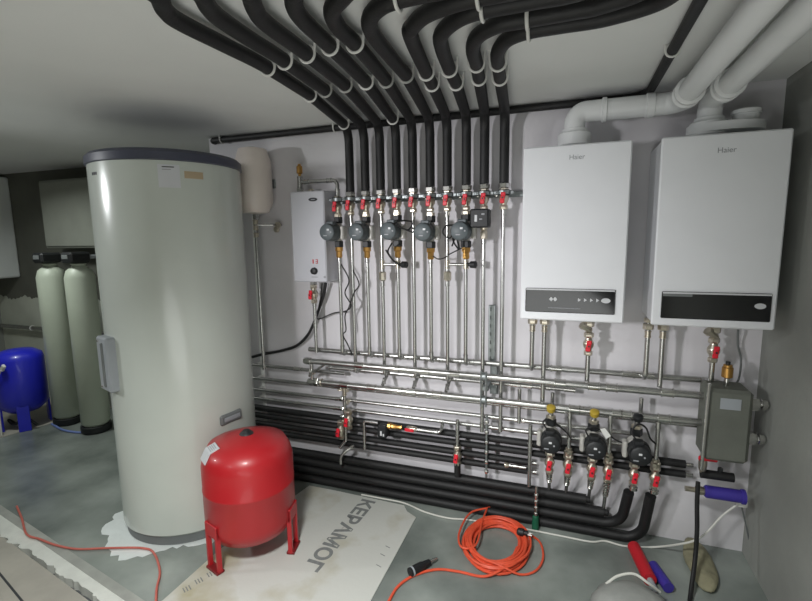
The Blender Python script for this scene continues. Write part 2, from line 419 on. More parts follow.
# ------------------------------------------------------------------ gas boilers
BZ0, BZ1, BD = 1.0619, 1.7619, .2962
def boiler(x0, label, quad, logo_px, lit):
    x1 = x0+.3978; c = (x0+x1)/2
    t = thing('gas_boiler', label, 'boiler', (c, -BD/2, BZ0), 'wall hung gas boilers')
    MB().box((c, -(BD-.018+.012)/2-.0, (BZ0+BZ1)/2), (x1-x0-.006, BD-.03, BZ1-BZ0-.004), .008).build('casing', 'boiler_white', t)
    MB().box((c, -BD+.009, (BZ0+BZ1)/2), (x1-x0, .018, BZ1-BZ0), .005).build('front_panel', 'boiler_white', t)
    P = [W(px, py, -BD-.001) for px, py in quad]
    u0, u1 = (P[0].x+P[3].x)/2, (P[1].x+P[2].x)/2; w1, w0 = (P[0].z+P[1].z)/2, (P[2].z+P[3].z)/2
    cp = MB().box(((u0+u1)/2, -BD-.002, (w0+w1)/2), (u1-u0, .010, w1-w0), .003).build('control_panel', 'glass_black', t, 20)
    wd, hg = u1-u0, w1-w0; y = -BD-.0072
    MB().box(((u0+u1)/2, y, w1-hg*.045), (wd*.985, .001, hg*.06)).build('trim_line', 'silver_print', cp)
    MB().ellipse((u0+wd*.90, y, w0+hg*.56), (0, -1, 0), wd*.05, hg*.10, .003).build('dial_button', 'silver_print', cp)
    if lit:
        for k in range(4):
            x = u0+wd*(.60+.066*k); z = w0+hg*.56; h = hg*.075
            MB().prism([(x, y, z-h), (x+wd*.032, y, z), (x, y, z+h)], (0, -.001, 0)).build('touch_key', 'silver_print', cp)
        for k in range(2):
            x = u0+wd*(.30+.045*k); z = w0+hg*.56; h = hg*.09
            MB().prism([(x-h*(.9), y, z), (x, y, z-h), (x+h*.9, y, z), (x, y, z+h)], (0, -.001, 0)).build('display_icon', 'silver_print', cp)
        MB().box((u0+wd*.45, y, w0+hg*.20), (wd*.36, .0008, hg*.022)).build('print_line', 'grey_print', cp)
    else:
        MB().box((u0+wd*.15, y, w1-hg*.12), (wd*.28, .0008, hg*.11)).build('grey_strip', 'socket_grey', cp)
    lp = W(*logo_px, -BD-.001)
    text('brand_letters', 'Haier', .026, 'grey_print', t, (lp.x, -BD-.0003, lp.z), (1, 0, 0), (0, 0, 1))
    return t
b1 = boiler(.3875, 'white wall-hung gas boiler with lit touch symbols on its black panel', [(526, 287), (616, 290.5), (614, 315), (525, 311)], (577, 157), True)
b2 = boiler(.8823, 'white wall-hung gas boiler next to the right wall, its black panel dark', [(662, 291), (773, 294), (769, 322), (660, 318)], (727, 150), False)

# flues
FZ = H-.086; FR = .041
def flue(label, x, y, runx, horiz):
    t = thing('flue_pipe', label, 'flue', (x, y, BZ1))
    MB().lathe((x, y, BZ1), (0, 0, 1), [(.052, 0), (.052, .014), (.066, .018), (.066, .062), (.061, .068), (.050, .070), (.050, .082), (.044, .084)], 40).build('collar', 'flue_white', t)
    if horiz: path = fillet([(x, y, BZ1+.06), (x, y, FZ), (runx, y, FZ), (runx, y-.12, FZ)], [.085, .07], 12)
    else: path = fillet([(x, y, BZ1+.06), (x, y, FZ), (runx, y-.2, FZ)], [.07], 12)
    MB().tube(path, FR, 32).build('duct', 'flue_white', t)
    ys = y-.11 if horiz else y-.15
    MB().tube([(runx, ys+.02, FZ), (runx, YF+.05, FZ)], FR-.003, 32).build('ceiling_run', 'flue_white', t)
    for yy in (ys, ys-.05): MB().lathe((runx, yy+.012, FZ), (0, -1, 0), [(FR, 0), (FR+.008, .003), (FR+.008, .02), (FR, .024)], 32).build('socket_rim', 'flue_white', t)
    if horiz: 
        MB().lathe((x+.10, y, FZ), (1, 0, 0), [(FR, 0), (FR+.007, .003), (FR+.007, .018), (FR, .02)], 32).build('socket_rim', 'flue_white', t)
        MB().lathe((runx-.12, y, FZ), (1, 0, 0), [(FR, 0), (FR+.005, .003), (FR+.005, .03), (FR, .032)], 32).build('socket_rim', 'flue_white', t)
    return t
fy = -.155; fx1 = W(575, 118, fy).x; r1 = G(691, 86, FZ).x*.5+G(768, 2, FZ).x*.5
flue('white flue pipe rising from boiler with lit panel and bending along the wall', fx1, fy, r1, True)
fx2 = W(710, 108, fy).x; r2 = max(r1+.105, G(727, 86, FZ).x*.5+G(800, 18, FZ).x*.5)
t = flue('white flue pipe rising from boiler beside the right wall', fx2, fy, r2, False)
px2 = W(746, 115, fy).x
MB().ellipse(((fx2+px2)/2-.005, fy, BZ1+.024), (0, 0, 1), .128, .082, .030, 40).build('adapter_plate', 'flue_white', t)
MB().lathe((px2, fy, BZ1+.048), (0, 0, 1), [(.043, 0), (.043, .036), (.048, .038), (.048, .050), (.042, .054), (.02, .055)], 32).build('port_cap', 'flue_white', t)

# ------------------------------------------------------------------ electric boiler
EYB = -.14; p0 = W(291, 193, EYB); p1 = W(325, 281, EYB)
x0, x1, z1, z0 = (W(291, 193, EYB).x+W(292.4, 281, EYB).x)/2, (W(324, 192, EYB).x+W(326.5, 282, EYB).x)/2, W(307, 191, EYB).z, W(309, 282, EYB).z
t = thing('electric_boiler', 'white electric boiler box with black oval badge and black knob', 'electric boiler', ((x0+x1)/2, -.07, z0))
MB().box(((x0+x1)/2, -.0725, (z0+z1)/2), (x1-x0, .135, z1-z0), .006).build('casing', 'electric_white', t)
p = W(313, 199.5, EYB); MB().ellipse((p.x, EYB+.001, p.z), (0, -1, 0), .026, .0095, .003).build('oval_badge', 'dark_print', t)
MB().box((p.x, EYB-.0022, p.z), (.022, .001, .004)).build('badge_letters', 'grey_print', t)
p = W(315, 261.5, EYB); mb = MB()
for dx, segs in ((-.012, ((0, -.007, .007, 0),)), (.008, ())):
    pass
mb.box((p.x-.011, EYB-.0005, p.z), (.007, .002, .022)); d_ = MB()
for dz in (.0095, 0, -.0095): mb.box((p.x+.010, EYB-.0005, p.z+dz), (.012, .002, .0035))
mb.box((p.x+.0155, EYB-.0005, p.z), (.0035, .002, .022))
mb.build('display_digits', 'red_print', t)
p = W(314.5, 271, EYB); MB().lathe((p.x, EYB+.002, p.z), (0, -1, 0), [(.019, 0), (.019, .008), (.016, .018), (.012, .02)], 28).build('knob', 'pump_black', t)
MB().box((p.x, EYB, p.z-.032), (.038, .001, .004)).build('print_line', 'grey_print', t)
MB().lathe((x1-.012+.0, EYB+.0015, z0+.028), (0, -1, 0), [(.006, 0), (.006, .004)], 14).build('screw', 'grey_print', t)
EBX0, EBX1, EBZ0, EBZ1 = x0, x1, z0, z1

# ------------------------------------------------------------------ ceiling insulated pipes
RY = -.088; IR = .0218; CZ = H-.038
bot = [(350.4, 192), (365.6, 191), (380.8, 190), (396.8, 189), (413, 188), (430.3, 187), (447.3, 186), (466.3, 185), (484.3, 184), (504, 183)]
bend_px = [[(310, 95), (265, 66), (225, 45), (180, 22), (165, 10), (158, -4)], [(325, 90), (282, 59), (250, 39), (222, 20), (209, 8), (202, -5)], [(345, 85), (307, 54), (267, 24), (255, 9), (251, -4)],
           [(366, 82), (330, 46), (305, 22), (295, 8), (294, -5)], [(386, 80), (356.5, 45), (340, 29), (332, 13), (340, -1)], [(406, 75), (389, 55), (373, 34), (369.5, 20), (379, 7), (400, -2)],
           [(432, 84), (427, 74), (411, 37), (413, 26), (428, 13), (463, 0)], [(456, 83), (449, 68), (442, 48), (441.5, 34), (456, 20), (480, 10)], [(479, 78), (476.5, 64), (473, 49), (478, 36), (498, 24.5), (525, 19)],
           [(500, 78), (498, 63), (498, 52), (507, 39.5), (527, 31), (560, 25)]]
clip_px = [[(266, 68), (310, 97), (331, 112)], [(286, 60), (328, 92), (347, 107)], [(308, 54), (345, 86), (363, 104)], [(331, 46), (366, 84), (381, 103)],
           [(354, 43), (386, 80), (401, 99)], [(406, 76), (420, 97)], [(427, 73), (438, 93)], [(450, 69), (459, 90)], [(476, 64), (481, 87)], [(498, 63), (502, 85)]]
run_clip = {5: [(399, -1)], 6: [(479, -2)], 7: [(482, 9)], 8: [(527, 19)], 9: [(529, 30)]}
ordn = ['first', 'second', 'third', 'fourth', 'fifth', 'sixth', 'seventh', 'eighth', 'ninth', 'tenth']
RISX = []; RISZ = []
RUN = [0]*10; nxt = 0
for i in range(9, -1, -1):
    RUN[i] = min(G(*bend_px[i][-1], CZ).y-(.004 if i > 4 else .07), nxt-.050); nxt = RUN[i]
for i in range(10):
    X = W(bot[i][0], bot[i][1], RY).x; z = W(bot[i][0], bot[i][1], RY).z; RISX.append(X); RISZ.append(z)
    t = thing('insulated_pipe', 'black foam-insulated pipe bending from wall to ceiling, %s counted from the tall tank' % ordn[i], 'insulated pipe', (X, RY, z), 'black insulated pipes on the ceiling')
    gp = [G(px, py, CZ) for px, py in bend_px[i]]; last = gp[-1]
    xf = .792-.0475*(9-i); Yr = RUN[i]
    tail = ([V(max(last.x+.02, last.x), min(Yr+.05, last.y-.02), CZ)] if i < 4 else [])
    rx0 = max(last.x, gp[-2].x)+.12
    wall = fillet([(X, RY, z), (X, RY, CZ), (gp[0].x, gp[0].y, CZ)], .085, 10)
    runp = [V(rx0, Yr, CZ)]
    if xf-.12 > rx0+.05: runp.append(V(xf-.12, Yr-.005, CZ))
    runp += [V(xf-.02, Yr-.06, CZ), V(xf, Yr-.2, CZ), V(xf, Yr-.6, CZ), V(xf, YF+.1, CZ)]
    path = wall[:-1]+spline(gp+tail+runp, 16)
    MB().tube(path, IR, 18).build('insulation', 'foam', t)
    for c in clip_px[i]:
        yy = G(c[0], c[1], CZ).y; near = min(path[10:], key=lambda p: (p-G(c[0], c[1], CZ)).length); ni = path.index(near); tn = (path[ni+1]-path[ni-1]); tn.z = 0; tn.normalize(); sd = V(-tn.y, tn.x, 0); xx = near.x; yy = near.y; mb = MB(); C0 = V(xx, yy, CZ)
        mb.torus(C0, tn, IR+.003, .004, 20, 8)
        for sg in (-1, 1): mb.tube([C0+sd*sg*(IR+.003), C0+sd*sg*(IR+.005)+V(0, 0, H-CZ)], .004, 8)
        mb.build('pipe_clip', 'white_plastic', t)
    for k, q in enumerate(run_clip.get(i, ())):
        near = min(path, key=lambda p: (p-G(q[0], q[1], CZ)).length); xx = near.x; Y = near.y
        mb = MB(); mb.torus((xx, Y, CZ), (1, 0, 0), IR+.004, .0048, 16, 8); mb.tube([(xx, Y+IR, CZ), (xx, Y+IR, H)], .004, 8)
        mb.build('pipe_clip', 'white_plastic', t)
# pipe in the corner of wall and ceiling
cz = H-.0195; cx = G(655, 82, cz).x
t = thing('insulated_pipe', 'long thin black insulated pipe along the wall just under the ceiling', 'insulated pipe', (0, -.035, cz))
MB().tube(fillet([(-1.405, YA-.02, cz), (-1.405, -.034, cz), (cx, -.034, cz), (cx, -.5, cz), (cx, YF+.05, cz)], [.03, .09, .1], 10), .0165, 16).build('insulation', 'foam', t)
for c in ((223, 147), (335, 128)):
    xx = W(c[0], c[1], -.03).x; mb = MB(); mb.torus((xx, -.034, cz), (1, 0, 0), .0195, .0035, 16, 8); mb.tube([(xx, -.053, cz), (xx, -.053, H)], .004, 8); mb.build('pipe_clip', 'white_plastic', t)
yy = G(674, 50, cz).y; mb = MB(); mb.torus((cx, yy, cz), (0, 1, 0), .0195, .0035, 16, 8)
for sg in (-1, 1): mb.tube([(cx+sg*.0195, yy, cz), (cx+sg*.021, yy, H)], .004, 8)
mb.build('pipe_clip', 'white_plastic', t)

# ------------------------------------------------------------------ protos: valve, pump
def valve_proto(label, group, L=.10):
    t = thing('ball_valve', label, 'valve', (0, 0, 0), group)
    mb = MB(); mb.hexnut((0, 0, L*.42), (0, 0, 1), .021, L*.22)
    mb.lathe((0, 0, -L*.32), (0, 0, 1), [(.014, 0), (.015, L*.1), (.022, L*.22), (.024, L*.32), (.022, L*.42), (.015, L*.54), (.014, L*.64)], 18)
    mb.hexnut((0, 0, -L*.40), (0, 0, 1), .0185, L*.20); mb.lathe((0, 0, 0), (0, -1, 0), [(.010, .01), (.010, .033)], 12)
    mb.build('body', 'nickel', t)
    h = MB(); h.box((0, -.037, 0), (.020, .009, .018), .004)
    for sg in (-1, 1): h.box((sg*.002, -.039, sg*.015), (.021, .007, .020), .004)
    h.lathe((0, -.034, 0), (0, -1, 0), [(.010, 0), (.010, .010), (.008, .012)], 14)
    hd = h.build('handle', 'red_plastic', t)
    MB().lathe((0, -.044, 0), (0, -1, 0), [(.004, 0), (.004, .005)], 8).build('screw', 'pump_black', hd)
    return t
VALVE = None
def valve(loc, label, group):
    global VALVE
    if VALVE is None: VALVE = valve_proto(label, group); VALVE.location = loc; return VALVE
    return dup(VALVE, loc, label, group)
def pump_proto(label, group, head, brass, side=1):
    t = thing('circulation_pump', label, 'pump', (0, 0, 0), group)
    mb = MB()
    mb.lathe((0, 0, -.05), (0, 0, 1), [(.017, 0), (.018, .01), (.022, .025), (.026, .05), (.022, .075), (.018, .09), (.017, .10)], 20)
    mb.lathe((0, 0, 0), (0, -1, 0), [(.030, -.022), (.040, -.012), (.042, .01), (.042, .036), (.038, .040)], 28)
    mb.build('pump_housing', 'cast_grey', t)
    MB().box((side*.047, -.036, -.004), (.020, .050, .070), .006).build('side_bracket', 'cast_grey', t)
    mh = MB().lathe((-side*.006, -.038, 0), (0, -1, 0), [(.040, 0), (.046, .004), (.046, .030), (.043, .034), (.043, .070), (.040, .078), (.034, .082)], 36).build('motor_head', head, t)
    MB().box((.004, -.121, .012), (.013, .002, .009), .0008).build('display_window', 'silver_print', mh)
    MB().box((-.012, -.121, -.017), (.020, .002, .005)).build('print_line', 'grey_print', mh)
    MB().lathe((.020, -.119, .0), (0, -1, 0), [(.004, 0), (.004, .003)], 10).build('setting_button', 'grey_print', mh)
    MB().box((0, -.075, .043), (.040, .045, .022), .004).build('terminal_box', head, t)
    for sg in (1, -1): MB().hexnut((0, 0, sg*.062), (0, 0, 1), .025, .032).build('union_nut', 'pump_black', t)
    if brass: MB().lathe((0, 0, -.078), (0, 0, -1), [(.021, 0), (.021, .018), (.016, .024), (.0165, .05), (.012, .056)], 8).build('brass_tail', 'brass', t)
    MB().hexnut((0, 0, .085), (0, 0, 1), .0215, .018).build('collar_nut', 'nickel', t)
    return t

def vpipe(px, Y, r, label, fits=(), back=None, name='steel_pipe', m='steel', group=None, top=None, cat='pipe', fm='steel'):
    """a straight upright pipe; px = [(x,y) top, (x,y) bottom]; fits = pixel heights of couplings; back = depth of a bottom elbow"""
    a, b = W(*px[0], Y), W(*px[1], Y); X = (a.x+b.x)/2
    z1 = top if top is not None else a.z; z0 = b.z
    t = thing(name, label, cat, (X, Y, z0), group)
    pth = [(X, Y, z1), (X, Y, z0)]
    if back is not None: pth = fillet([(X, Y, z1), (X, Y, z0), (X, back, z0)], [abs(back-Y)*.9], 6)
    MB().tube(pth, r, 14).build('tube', m, t)
    for fy_ in fits:
        z = W(px[1][0], fy_, Y).z; MB().sleeve((X, Y, z), (0, 0, 1), .034, r).build('coupling', fm, t)
    if back is not None: MB().sleeve((X, Y, z0+.03), (0, 0, 1), .026, r).build('elbow_socket', fm, t)
    return t, X, z0, z1
def hz(pts, Y): 
    return sum(W(x, y, Y).z for x, y in pts)/len(pts)
def hpipe(pts, Y, r, label, fits=(), tees=(), name='header_pipe', m='steel', ends=None, caps=(), group=None, z=None, cat='pipe'):
    z = hz(pts, Y) if z is None else z
    xa, xb = (ends if ends else (W(*pts[0], Y).x, W(*pts[-1], Y).x))
    t = thing(name, label, cat, ((xa+xb)/2, Y, z), group)
    MB().tube([(xa, Y, z), (xb, Y, z)], r, 16).build('tube' if m == 'steel' else 'insulation', m, t)
    for x in fits: MB().sleeve((x, Y, z), (1, 0, 0), .05, r).build('coupling', 'chrome', t)
    for x, dz, dy in tees:
        mb = MB(); mb.sleeve((x, Y, z), (1, 0, 0), .07, r)
        d = V(0, dy, dz).normalized(); mb.lathe(V(x, Y, z), d, [(r*.85, 0), (r*.85, r*1.4), (r*.98, r*1.45), (r*.98, r*2.0), (r*.7, r*2.05)], 14)
        mb.build('tee_fitting', 'steel', t)
    for x, sg in caps: MB().lathe((x, Y, z), (sg, 0, 0), [(r*1.25, -.03), (r*1.25, .0), (r*1.0, .012), (r*.4, .014)], 16).build('end_cap', 'chrome', t)
    return t, z

# ------------------------------------------------------------------ upper row: valves, pumps, risers
GV = 'red-handled valves under the black ceiling pipes'
VY_ = RY
vz = [W(x+0, 204-.9*k, RY).z for k, (x, _) in enumerate(bot)]
VZ = [RISZ[k]-.068 for k in range(10)]
X0 = W(338.5, 230, RY).x; Z0 = W(336, 207, RY).z
valve((X0, RY, Z0), 'red-handled ball valve nearest the electric boiler in the upper valve row', GV)
for k in range(10):
    valve((RISX[k], RY, VZ[k]), 'red-handled ball valve under the %s black ceiling pipe from the tall tank' % ordn[k], GV)
    # union between insulated pipe and valve
    t = thing('pipe_union', 'bright threaded union at lower end of the %s black ceiling pipe from the tank' % ordn[k], 'pipe fitting', (RISX[k], RY, RISZ[k]), 'unions under the black ceiling pipes')
    MB().hexnut((RISX[k], RY, RISZ[k]-.012), (0, 0, 1), .0265, .022).build('nut', 'chrome', t)
    MB().lathe((RISX[k], RY, RISZ[k]-.042), (0, 0, 1), [(.014, 0), (.016, .003), (.016, .02), (.014, .022)], 18).build('neck', 'nickel', t)
# zinc rail and clamps
ra, rb = W(333, 203, -.035), W(523, 194, -.035); rz = (W(340, 201, -.035).z+W(430, 199, -.035).z+W(515, 193, -.035).z)/3
t = thing('mounting_rail', 'grey zinc rail screwed along the wall behind the upper row of red valves', 'rail', ((ra.x+rb.x)/2, -.03, rz))
mb = MB(); mb.box(((ra.x+rb.x)/2+.01, -.012, rz), (rb.x-ra.x+.06, .024, .026), .003)
mb.build('channel', 'zinc', t)
for k in range(9):
    x = (RISX[k]+RISX[k+1])/2; MB().lathe((x, -.022, rz), (0, -1, 0), [(.009, 0), (.009, .006), (.005, .008)], 6).build('bolt', 'chrome', t)
clamp = None
for k, X in enumerate([X0]+RISX):
    lab = 'zinc pipe clamp with black rubber lining at the ' + ('pipe beside the electric boiler' if k == 0 else '%s black ceiling pipe from the tank' % ordn[k-1])
    loc = V(X, RY, rz+.004)
    if clamp is None:
        clamp = thing('pipe_clamp', lab, 'clamp', loc, 'zinc clamps on the upper rail')
        mb = MB(); mb.lathe(loc+V(0, 0, -.009), (0, 0, 1), [(.0265, 0), (.0295, .001), (.0295, .017), (.0265, .018)], 24)
        for sg in (-1, 1): mb.box(loc+V(sg*.036, 0, 0), (.018, .006, .016), .002); mb.lathe(loc+V(sg*.039, -.010, 0), (0, 1, 0), [(.005, 0), (.005, .02)], 8)
        mb.tube([loc+V(0, .02, 0), loc+V(0, .066, 0)], .005, 8); mb.build('band', 'zinc', clamp)
        MB().lathe(loc+V(0, 0, -.012), (0, 0, 1), [(.018, 0), (.0272, .001), (.0272, .024), (.018, .025)], 24).build('rubber_lining', 'black_rubber', clamp)
    else: dup(clamp, loc, lab, 'zinc clamps on the upper rail')
PUMPS = [(X0, 232, 'grey circulation pump in front of the electric boiler'), (RISX[1], 232, 'grey circulation pump second along the upper row, just beyond the electric boiler'),
         (RISX[3], 231, 'grey circulation pump in the middle of the upper row of five'), (RISX[5], 232, 'grey circulation pump under the sixth black ceiling pipe, fourth of the upper row'),
         (RISX[7], 231, 'grey circulation pump beside the square black actuator')]
P1 = None; PZ = []
for X, yy, lab in PUMPS:
    px = 406; z = None
    # height where the pump centre is seen
    d = None
    zc = W(bot[0][0] if X == X0 else bot[RISX.index(X)][0], yy, RY).z; PZ.append(zc)
    if P1 is None: P1 = pump_proto(lab, 'grey pumps of the upper row', 'pump_grey', True); P1.location = (X, RY, zc)
    else: dup(P1, (X, RY, zc), lab, 'grey pumps of the upper row')
RR = .0095
CYH = -.045                                   # back headers' depth
zC = hz([(308, 343.4), (390, 353.6), (530, 369), (623, 380.4)], CYH)
zM = hz([(329, 365), (370, 370), (420, 376.5), (480, 384)], CYH)
GR = 'upright steel pipes under the upper row'
def riser(X, ztop, zbot, label, back=True, sl=()):
    t = thing('steel_pipe', label, 'pipe', (X, RY, zbot), GR)
    pth = fillet([(X, RY, ztop), (X, RY, zbot), (X, CYH-.012, zbot)], [.025], 6) if back else [(X, RY, ztop), (X, RY, zbot)]
    MB().tube(pth, RR, 14).build('tube', 'steel', t)
    for z in sl: MB().sleeve((X, RY, z), (0, 0, 1), .030, RR).build('coupling', 'steel', t)
    MB().sleeve((X, RY, zbot+.035), (0, 0, 1), .026, RR).build('coupling', 'steel', t)
    return t
zp = lambda k: W(bot[k][0], bot[k][1]+0, RY).z
riser(X0, PZ[0]-.125, zC, 'upright steel pipe below the pump in front of the electric boiler', True, [PZ[0]-.14])
desc = {0: 'thin upright steel pipe under the first black ceiling pipe', 1: 'upright steel pipe below the second pump of the upper row', 2: 'upright steel pipe with check valve under the third black ceiling pipe',
        3: 'upright steel pipe below the middle pump of the upper row', 4: 'plain upright steel pipe under the fifth black ceiling pipe', 5: 'upright steel pipe below the fourth pump of the upper row',
        6: 'upright steel pipe with check valve under the seventh black ceiling pipe', 7: 'upright steel pipe below the pump beside the square actuator', 8: 'long upright steel pipe below the square black actuator', 9: 'long plain upright steel pipe nearest the boiler with lit panel'}
for k in range(10):
    X = RISX[k]; top = VZ[k]-.045; zb = zM; sl = [top-.02]
    if k in (1, 3, 5, 7): top = PZ[{1: 1, 3: 2, 5: 3, 7: 4}[k]]-.125; zb = zC; sl = [top-.015]
    if k in (2, 6): sl += [W(bot[k][0], 269, RY).z, W(bot[k][0], 283, RY).z]
    if k in (8, 9): zb = W(bot[k][0], 432, RY).z; sl += [W(bot[k][0], 240, RY).z] if k == 8 else []
    tt = riser(X, top, zb, desc[k], k < 8, sl)
    if k in (2, 6):
        z = W(bot[k][0], 276, RY).z; MB().lathe((X, RY, z-.02), (0, 0, 1), [(.012, -.004), (.0195, .002), (.0195, .038), (.012, .044)], 8).build('check_valve', 'nickel', tt)
    if k in (3, 7):      # bypass to the pipe before it
        z = W(bot[k][0], 264.5, RY).z; xp = RISX[k-1]
        tb = thing('bypass_pipe', 'short cross pipe with dark knob under the %s pump of the upper row' % ('middle' if k == 3 else 'last'), 'pipe', ((X+xp)/2, RY, z))
        MB().tube([(xp+.0095, RY, z), (X-.0095, RY, z)], .008, 12).build('tube', 'steel', tb)
        mb = MB(); mb.sleeve((xp, RY, z), (0, 0, 1), .042, RR*1.12); mb.sleeve((X, RY, z), (0, 0, 1), .042, RR*1.12); mb.build('tee_fitting', 'nickel', tb)
        MB().lathe((X+.012, RY, z), (1, -.3, 0), [(.008, 0), (.008, .012), (.017, .014), (.017, .038), (.013, .041)], 16).build('knob', 'pump_black', tb)
# actuator on pipe nine
p = W(480.5, 218.5, RY-.055); X = RISX[8]
t = thing('valve_actuator', 'square black actuator box hanging on the ninth upright pipe', 'actuator', (X, RY, p.z))
MB().box((p.x, RY-.055, p.z), (.084, .075, .084), .006).build('housing', 'pump_black', t)
MB().box((p.x-.014, RY-.0935, p.z), (.012, .003, .030), .001).build('lever', 'silver_print', t)
MB().box((p.x+.018, RY-.0935, p.z+.018), (.014, .003, .008), .001).build('print_mark', 'grey_print', t)
MB().box((p.x+.008, RY-.0935, p.z-.004), (.014, .003, .006), .001).build('print_mark', 'grey_print', t)
MB().lathe((X, RY, p.z-.05), (0, 0, 1), [(.017, 0), (.019, .012), (.022, .03), (.019, .07), (.017, .085)], 16).build('valve_body', 'nickel', t)
MB().lathe((X, RY, p.z-.095), (0, 0, 1), [(.010, 0), (.017, .004), (.017, .034), (.011, .045)], 6).build('union', 'nickel', t)

# electric boiler pipework
t = thing('steel_pipe', 'short steel pipe above the electric boiler with brass air vent', 'pipe', (EBX0+.03, -.07, EBZ1))
xa = W(300, 182, -.08).x; zt = W(318, 183, -.08).z; zh = W(312, 181.5, -.08).z
MB().tube(fillet([(xa, -.08, zh), (X0-.0, -.08, zh), (X0, RY, Z0+.03)], [.03], 8), .010, 14).build('tube', 'steel', t)
MB().tube([(xa, -.08, EBZ1-.004), (xa, -.08, zh+.03)], .0125, 14).build('riser', 'steel', t)
MB().sleeve((xa, -.08, zh), (0, 0, 1), .06, .012).build('tee_fitting', 'steel', t); MB().hexnut((xa, -.08, EBZ1+.014), (0, 0, 1), .02, .02).build('nut', 'steel', t)
for pc_, dc_ in (((X0-.05, -.08, zh), (1, 0, 0)), ((xa+.04, -.08, zh), (1, 0, 0)), ((X0, -.083, zh-.06), (0, 0, 1))): MB().sleeve(pc_, dc_, .03, .010).build('coupling', 'steel', t)
MB().lathe((xa, -.08, zh+.03), (0, 0, 1), [(.008, 0), (.008, .012), (.016, .016), (.016, .05), (.013, .054), (.008, .058), (.008, .064)], 16).build('air_vent', 'brass', t)
MB().hexnut((xa+.06, -.07, EBZ1+.008), (0, 0, 1), .016, .014).build('plug_nut', 'nickel', t)
xb = W(314, 290, -.08).x
zb = W(310, 352, -.08).z
t = thing('steel_pipe', 'steel pipe dropping from the electric boiler to the horizontal pipes', 'pipe', (xb, -.08, zb))
MB().tube([(xb, -.08, EBZ0+.002), (xb, -.08, zb)], .0095, 14).build('tube', 'steel', t)
MB().hexnut((xb, -.08, EBZ0-.012), (0, 0, 1), .02, .018).build('nut', 'steel', t)
for y in (303, 325): MB().sleeve((xb, -.08, W(311, y, -.08).z), (0, 0, 1), .03, .0095).build('coupling', 'steel', t)
dv = valve((xb, -.082, W(313, 294, -.08).z), 'red-handled ball valve under the electric boiler', None)
if 'group' in dv: del dv['group']

# ------------------------------------------------------------------ headers
AY = -.135; zA = hz([(317.6, 356.4), (380, 364.7), (480, 375.8), (530, 382), (594, 390.6), (670, 397)], AY)
zB = hz([(317.6, 375.8), (390, 386.9), (455, 397), (530, 407), (600, 416), (670, 423)], AY)
xl = W(306, 355, AY).x; xr = W(703, 400, AY).x
ax = [W(x, 380, AY).x for x in (360, 395, 425, 455, 560, 594, 612, 668)]
t, _ = hpipe([], AY, .0155, 'thick bright steel header pipe, the higher of the two in front', fits=ax, ends=(xl, xr), z=zA, caps=((xl, -1),))
ax = [W(x, 400, AY).x for x in (345, 372, 398, 412, 437, 575, 585, 618, 626, 665)]
hpipe([], AY, .0155, 'thick bright steel header pipe, the lower of the two in front', fits=ax, ends=(xl+.02, xr), z=zB, caps=((xl+.02, -1),))
hpipe([], CYH, .0135, 'steel header pipe close to the wall where the pumped uprights end', tees=[(X0, 0, -1)]+[(RISX[k], 0, -1) for k in (1, 3, 5, 7)], ends=(W(309, 343, CYH).x, W(700, 389, CYH).x), z=zC, fits=[W(x, 370, CYH).x for x in (556, 628, 640, 648)])
hpipe([], CYH, .012, 'steel header pipe behind and between the two thick bright ones', tees=[(RISX[k], 0, -1) for k in (0, 2, 4, 6)], ends=(W(329, 365, CYH).x, W(575, 397, CYH).x), z=zM, fits=[W(x, 385, CYH).x for x in (515, 527, 545, 570)])
# short stubs dropping from the middle header to the lower front header
for k in (2, 4, 6):
    t = thing('steel_pipe', 'short steel stub under the middle header below the %s black ceiling pipe' % ordn[k], 'pipe', (RISX[k], -.09, zB))
    MB().tube(fillet([(RISX[k], CYH-.01, zM-.012), (RISX[k], -.07, zM-.02), (RISX[k], -.12, zB+.016)], [.03], 6), .009, 12).build('tube', 'steel', t)
    MB().sleeve((RISX[k], -.095, (zM+zB)/2), (0, -.05, -(zM-zB)), .03, .009).build('coupling', 'steel', t)
# left ends of the front headers: a cross link with unions
xk = W(312, 365, AY).x
t = thing('steel_pipe', 'short upright link joining the left ends of both thick headers', 'pipe', (xk, AY, (zA+zB)/2))
MB().tube([(xk, AY-.004, zA-.012), (xk, AY-.004, zB+.012)], .0095, 12).build('tube', 'steel', t)
MB().hexnut((xk, AY-.004, (zA+zB)/2), (0, 0, 1), .018, .026).build('union', 'chrome', t)
t = thing('steel_pipe', 'slanting thin steel pipe behind the left ends of both thick headers', 'pipe', W(322, 370, -.08))
MB().tube([W(309, 376, -.085), W(329, 361, -.085)], .007, 10).build('tube', 'steel', t); MB().hexnut(W(313, 373, -.085), W(329, 361, -.085)-W(309, 376, -.085), .014, .022).build('union', 'nickel', t)
for q, (x, y) in enumerate(((320, 377), (339, 385))):
    pz = W(x, y, -.10); t = thing('pipe_union', ('bright union where the lower thick header begins at left', 'bright union at the head of the manifold near the tall tank')[q], 'pipe fitting', pz)
    MB().hexnut((pz.x, AY if q == 0 else -.09, zB if q == 0 else pz.z), (1, 0, 0) if q == 0 else (0, 0, 1), .024 if q == 0 else .018, .026).build('nut', 'chrome', t); MB().torus((pz.x+.03, AY, zB) if q == 0 else (pz.x, -.09, pz.z-.03), (1, 0, 0) if q == 0 else (0, 0, 1), .018 if q == 0 else .012, .004, 18, 8).build('ring', 'nickel', t)
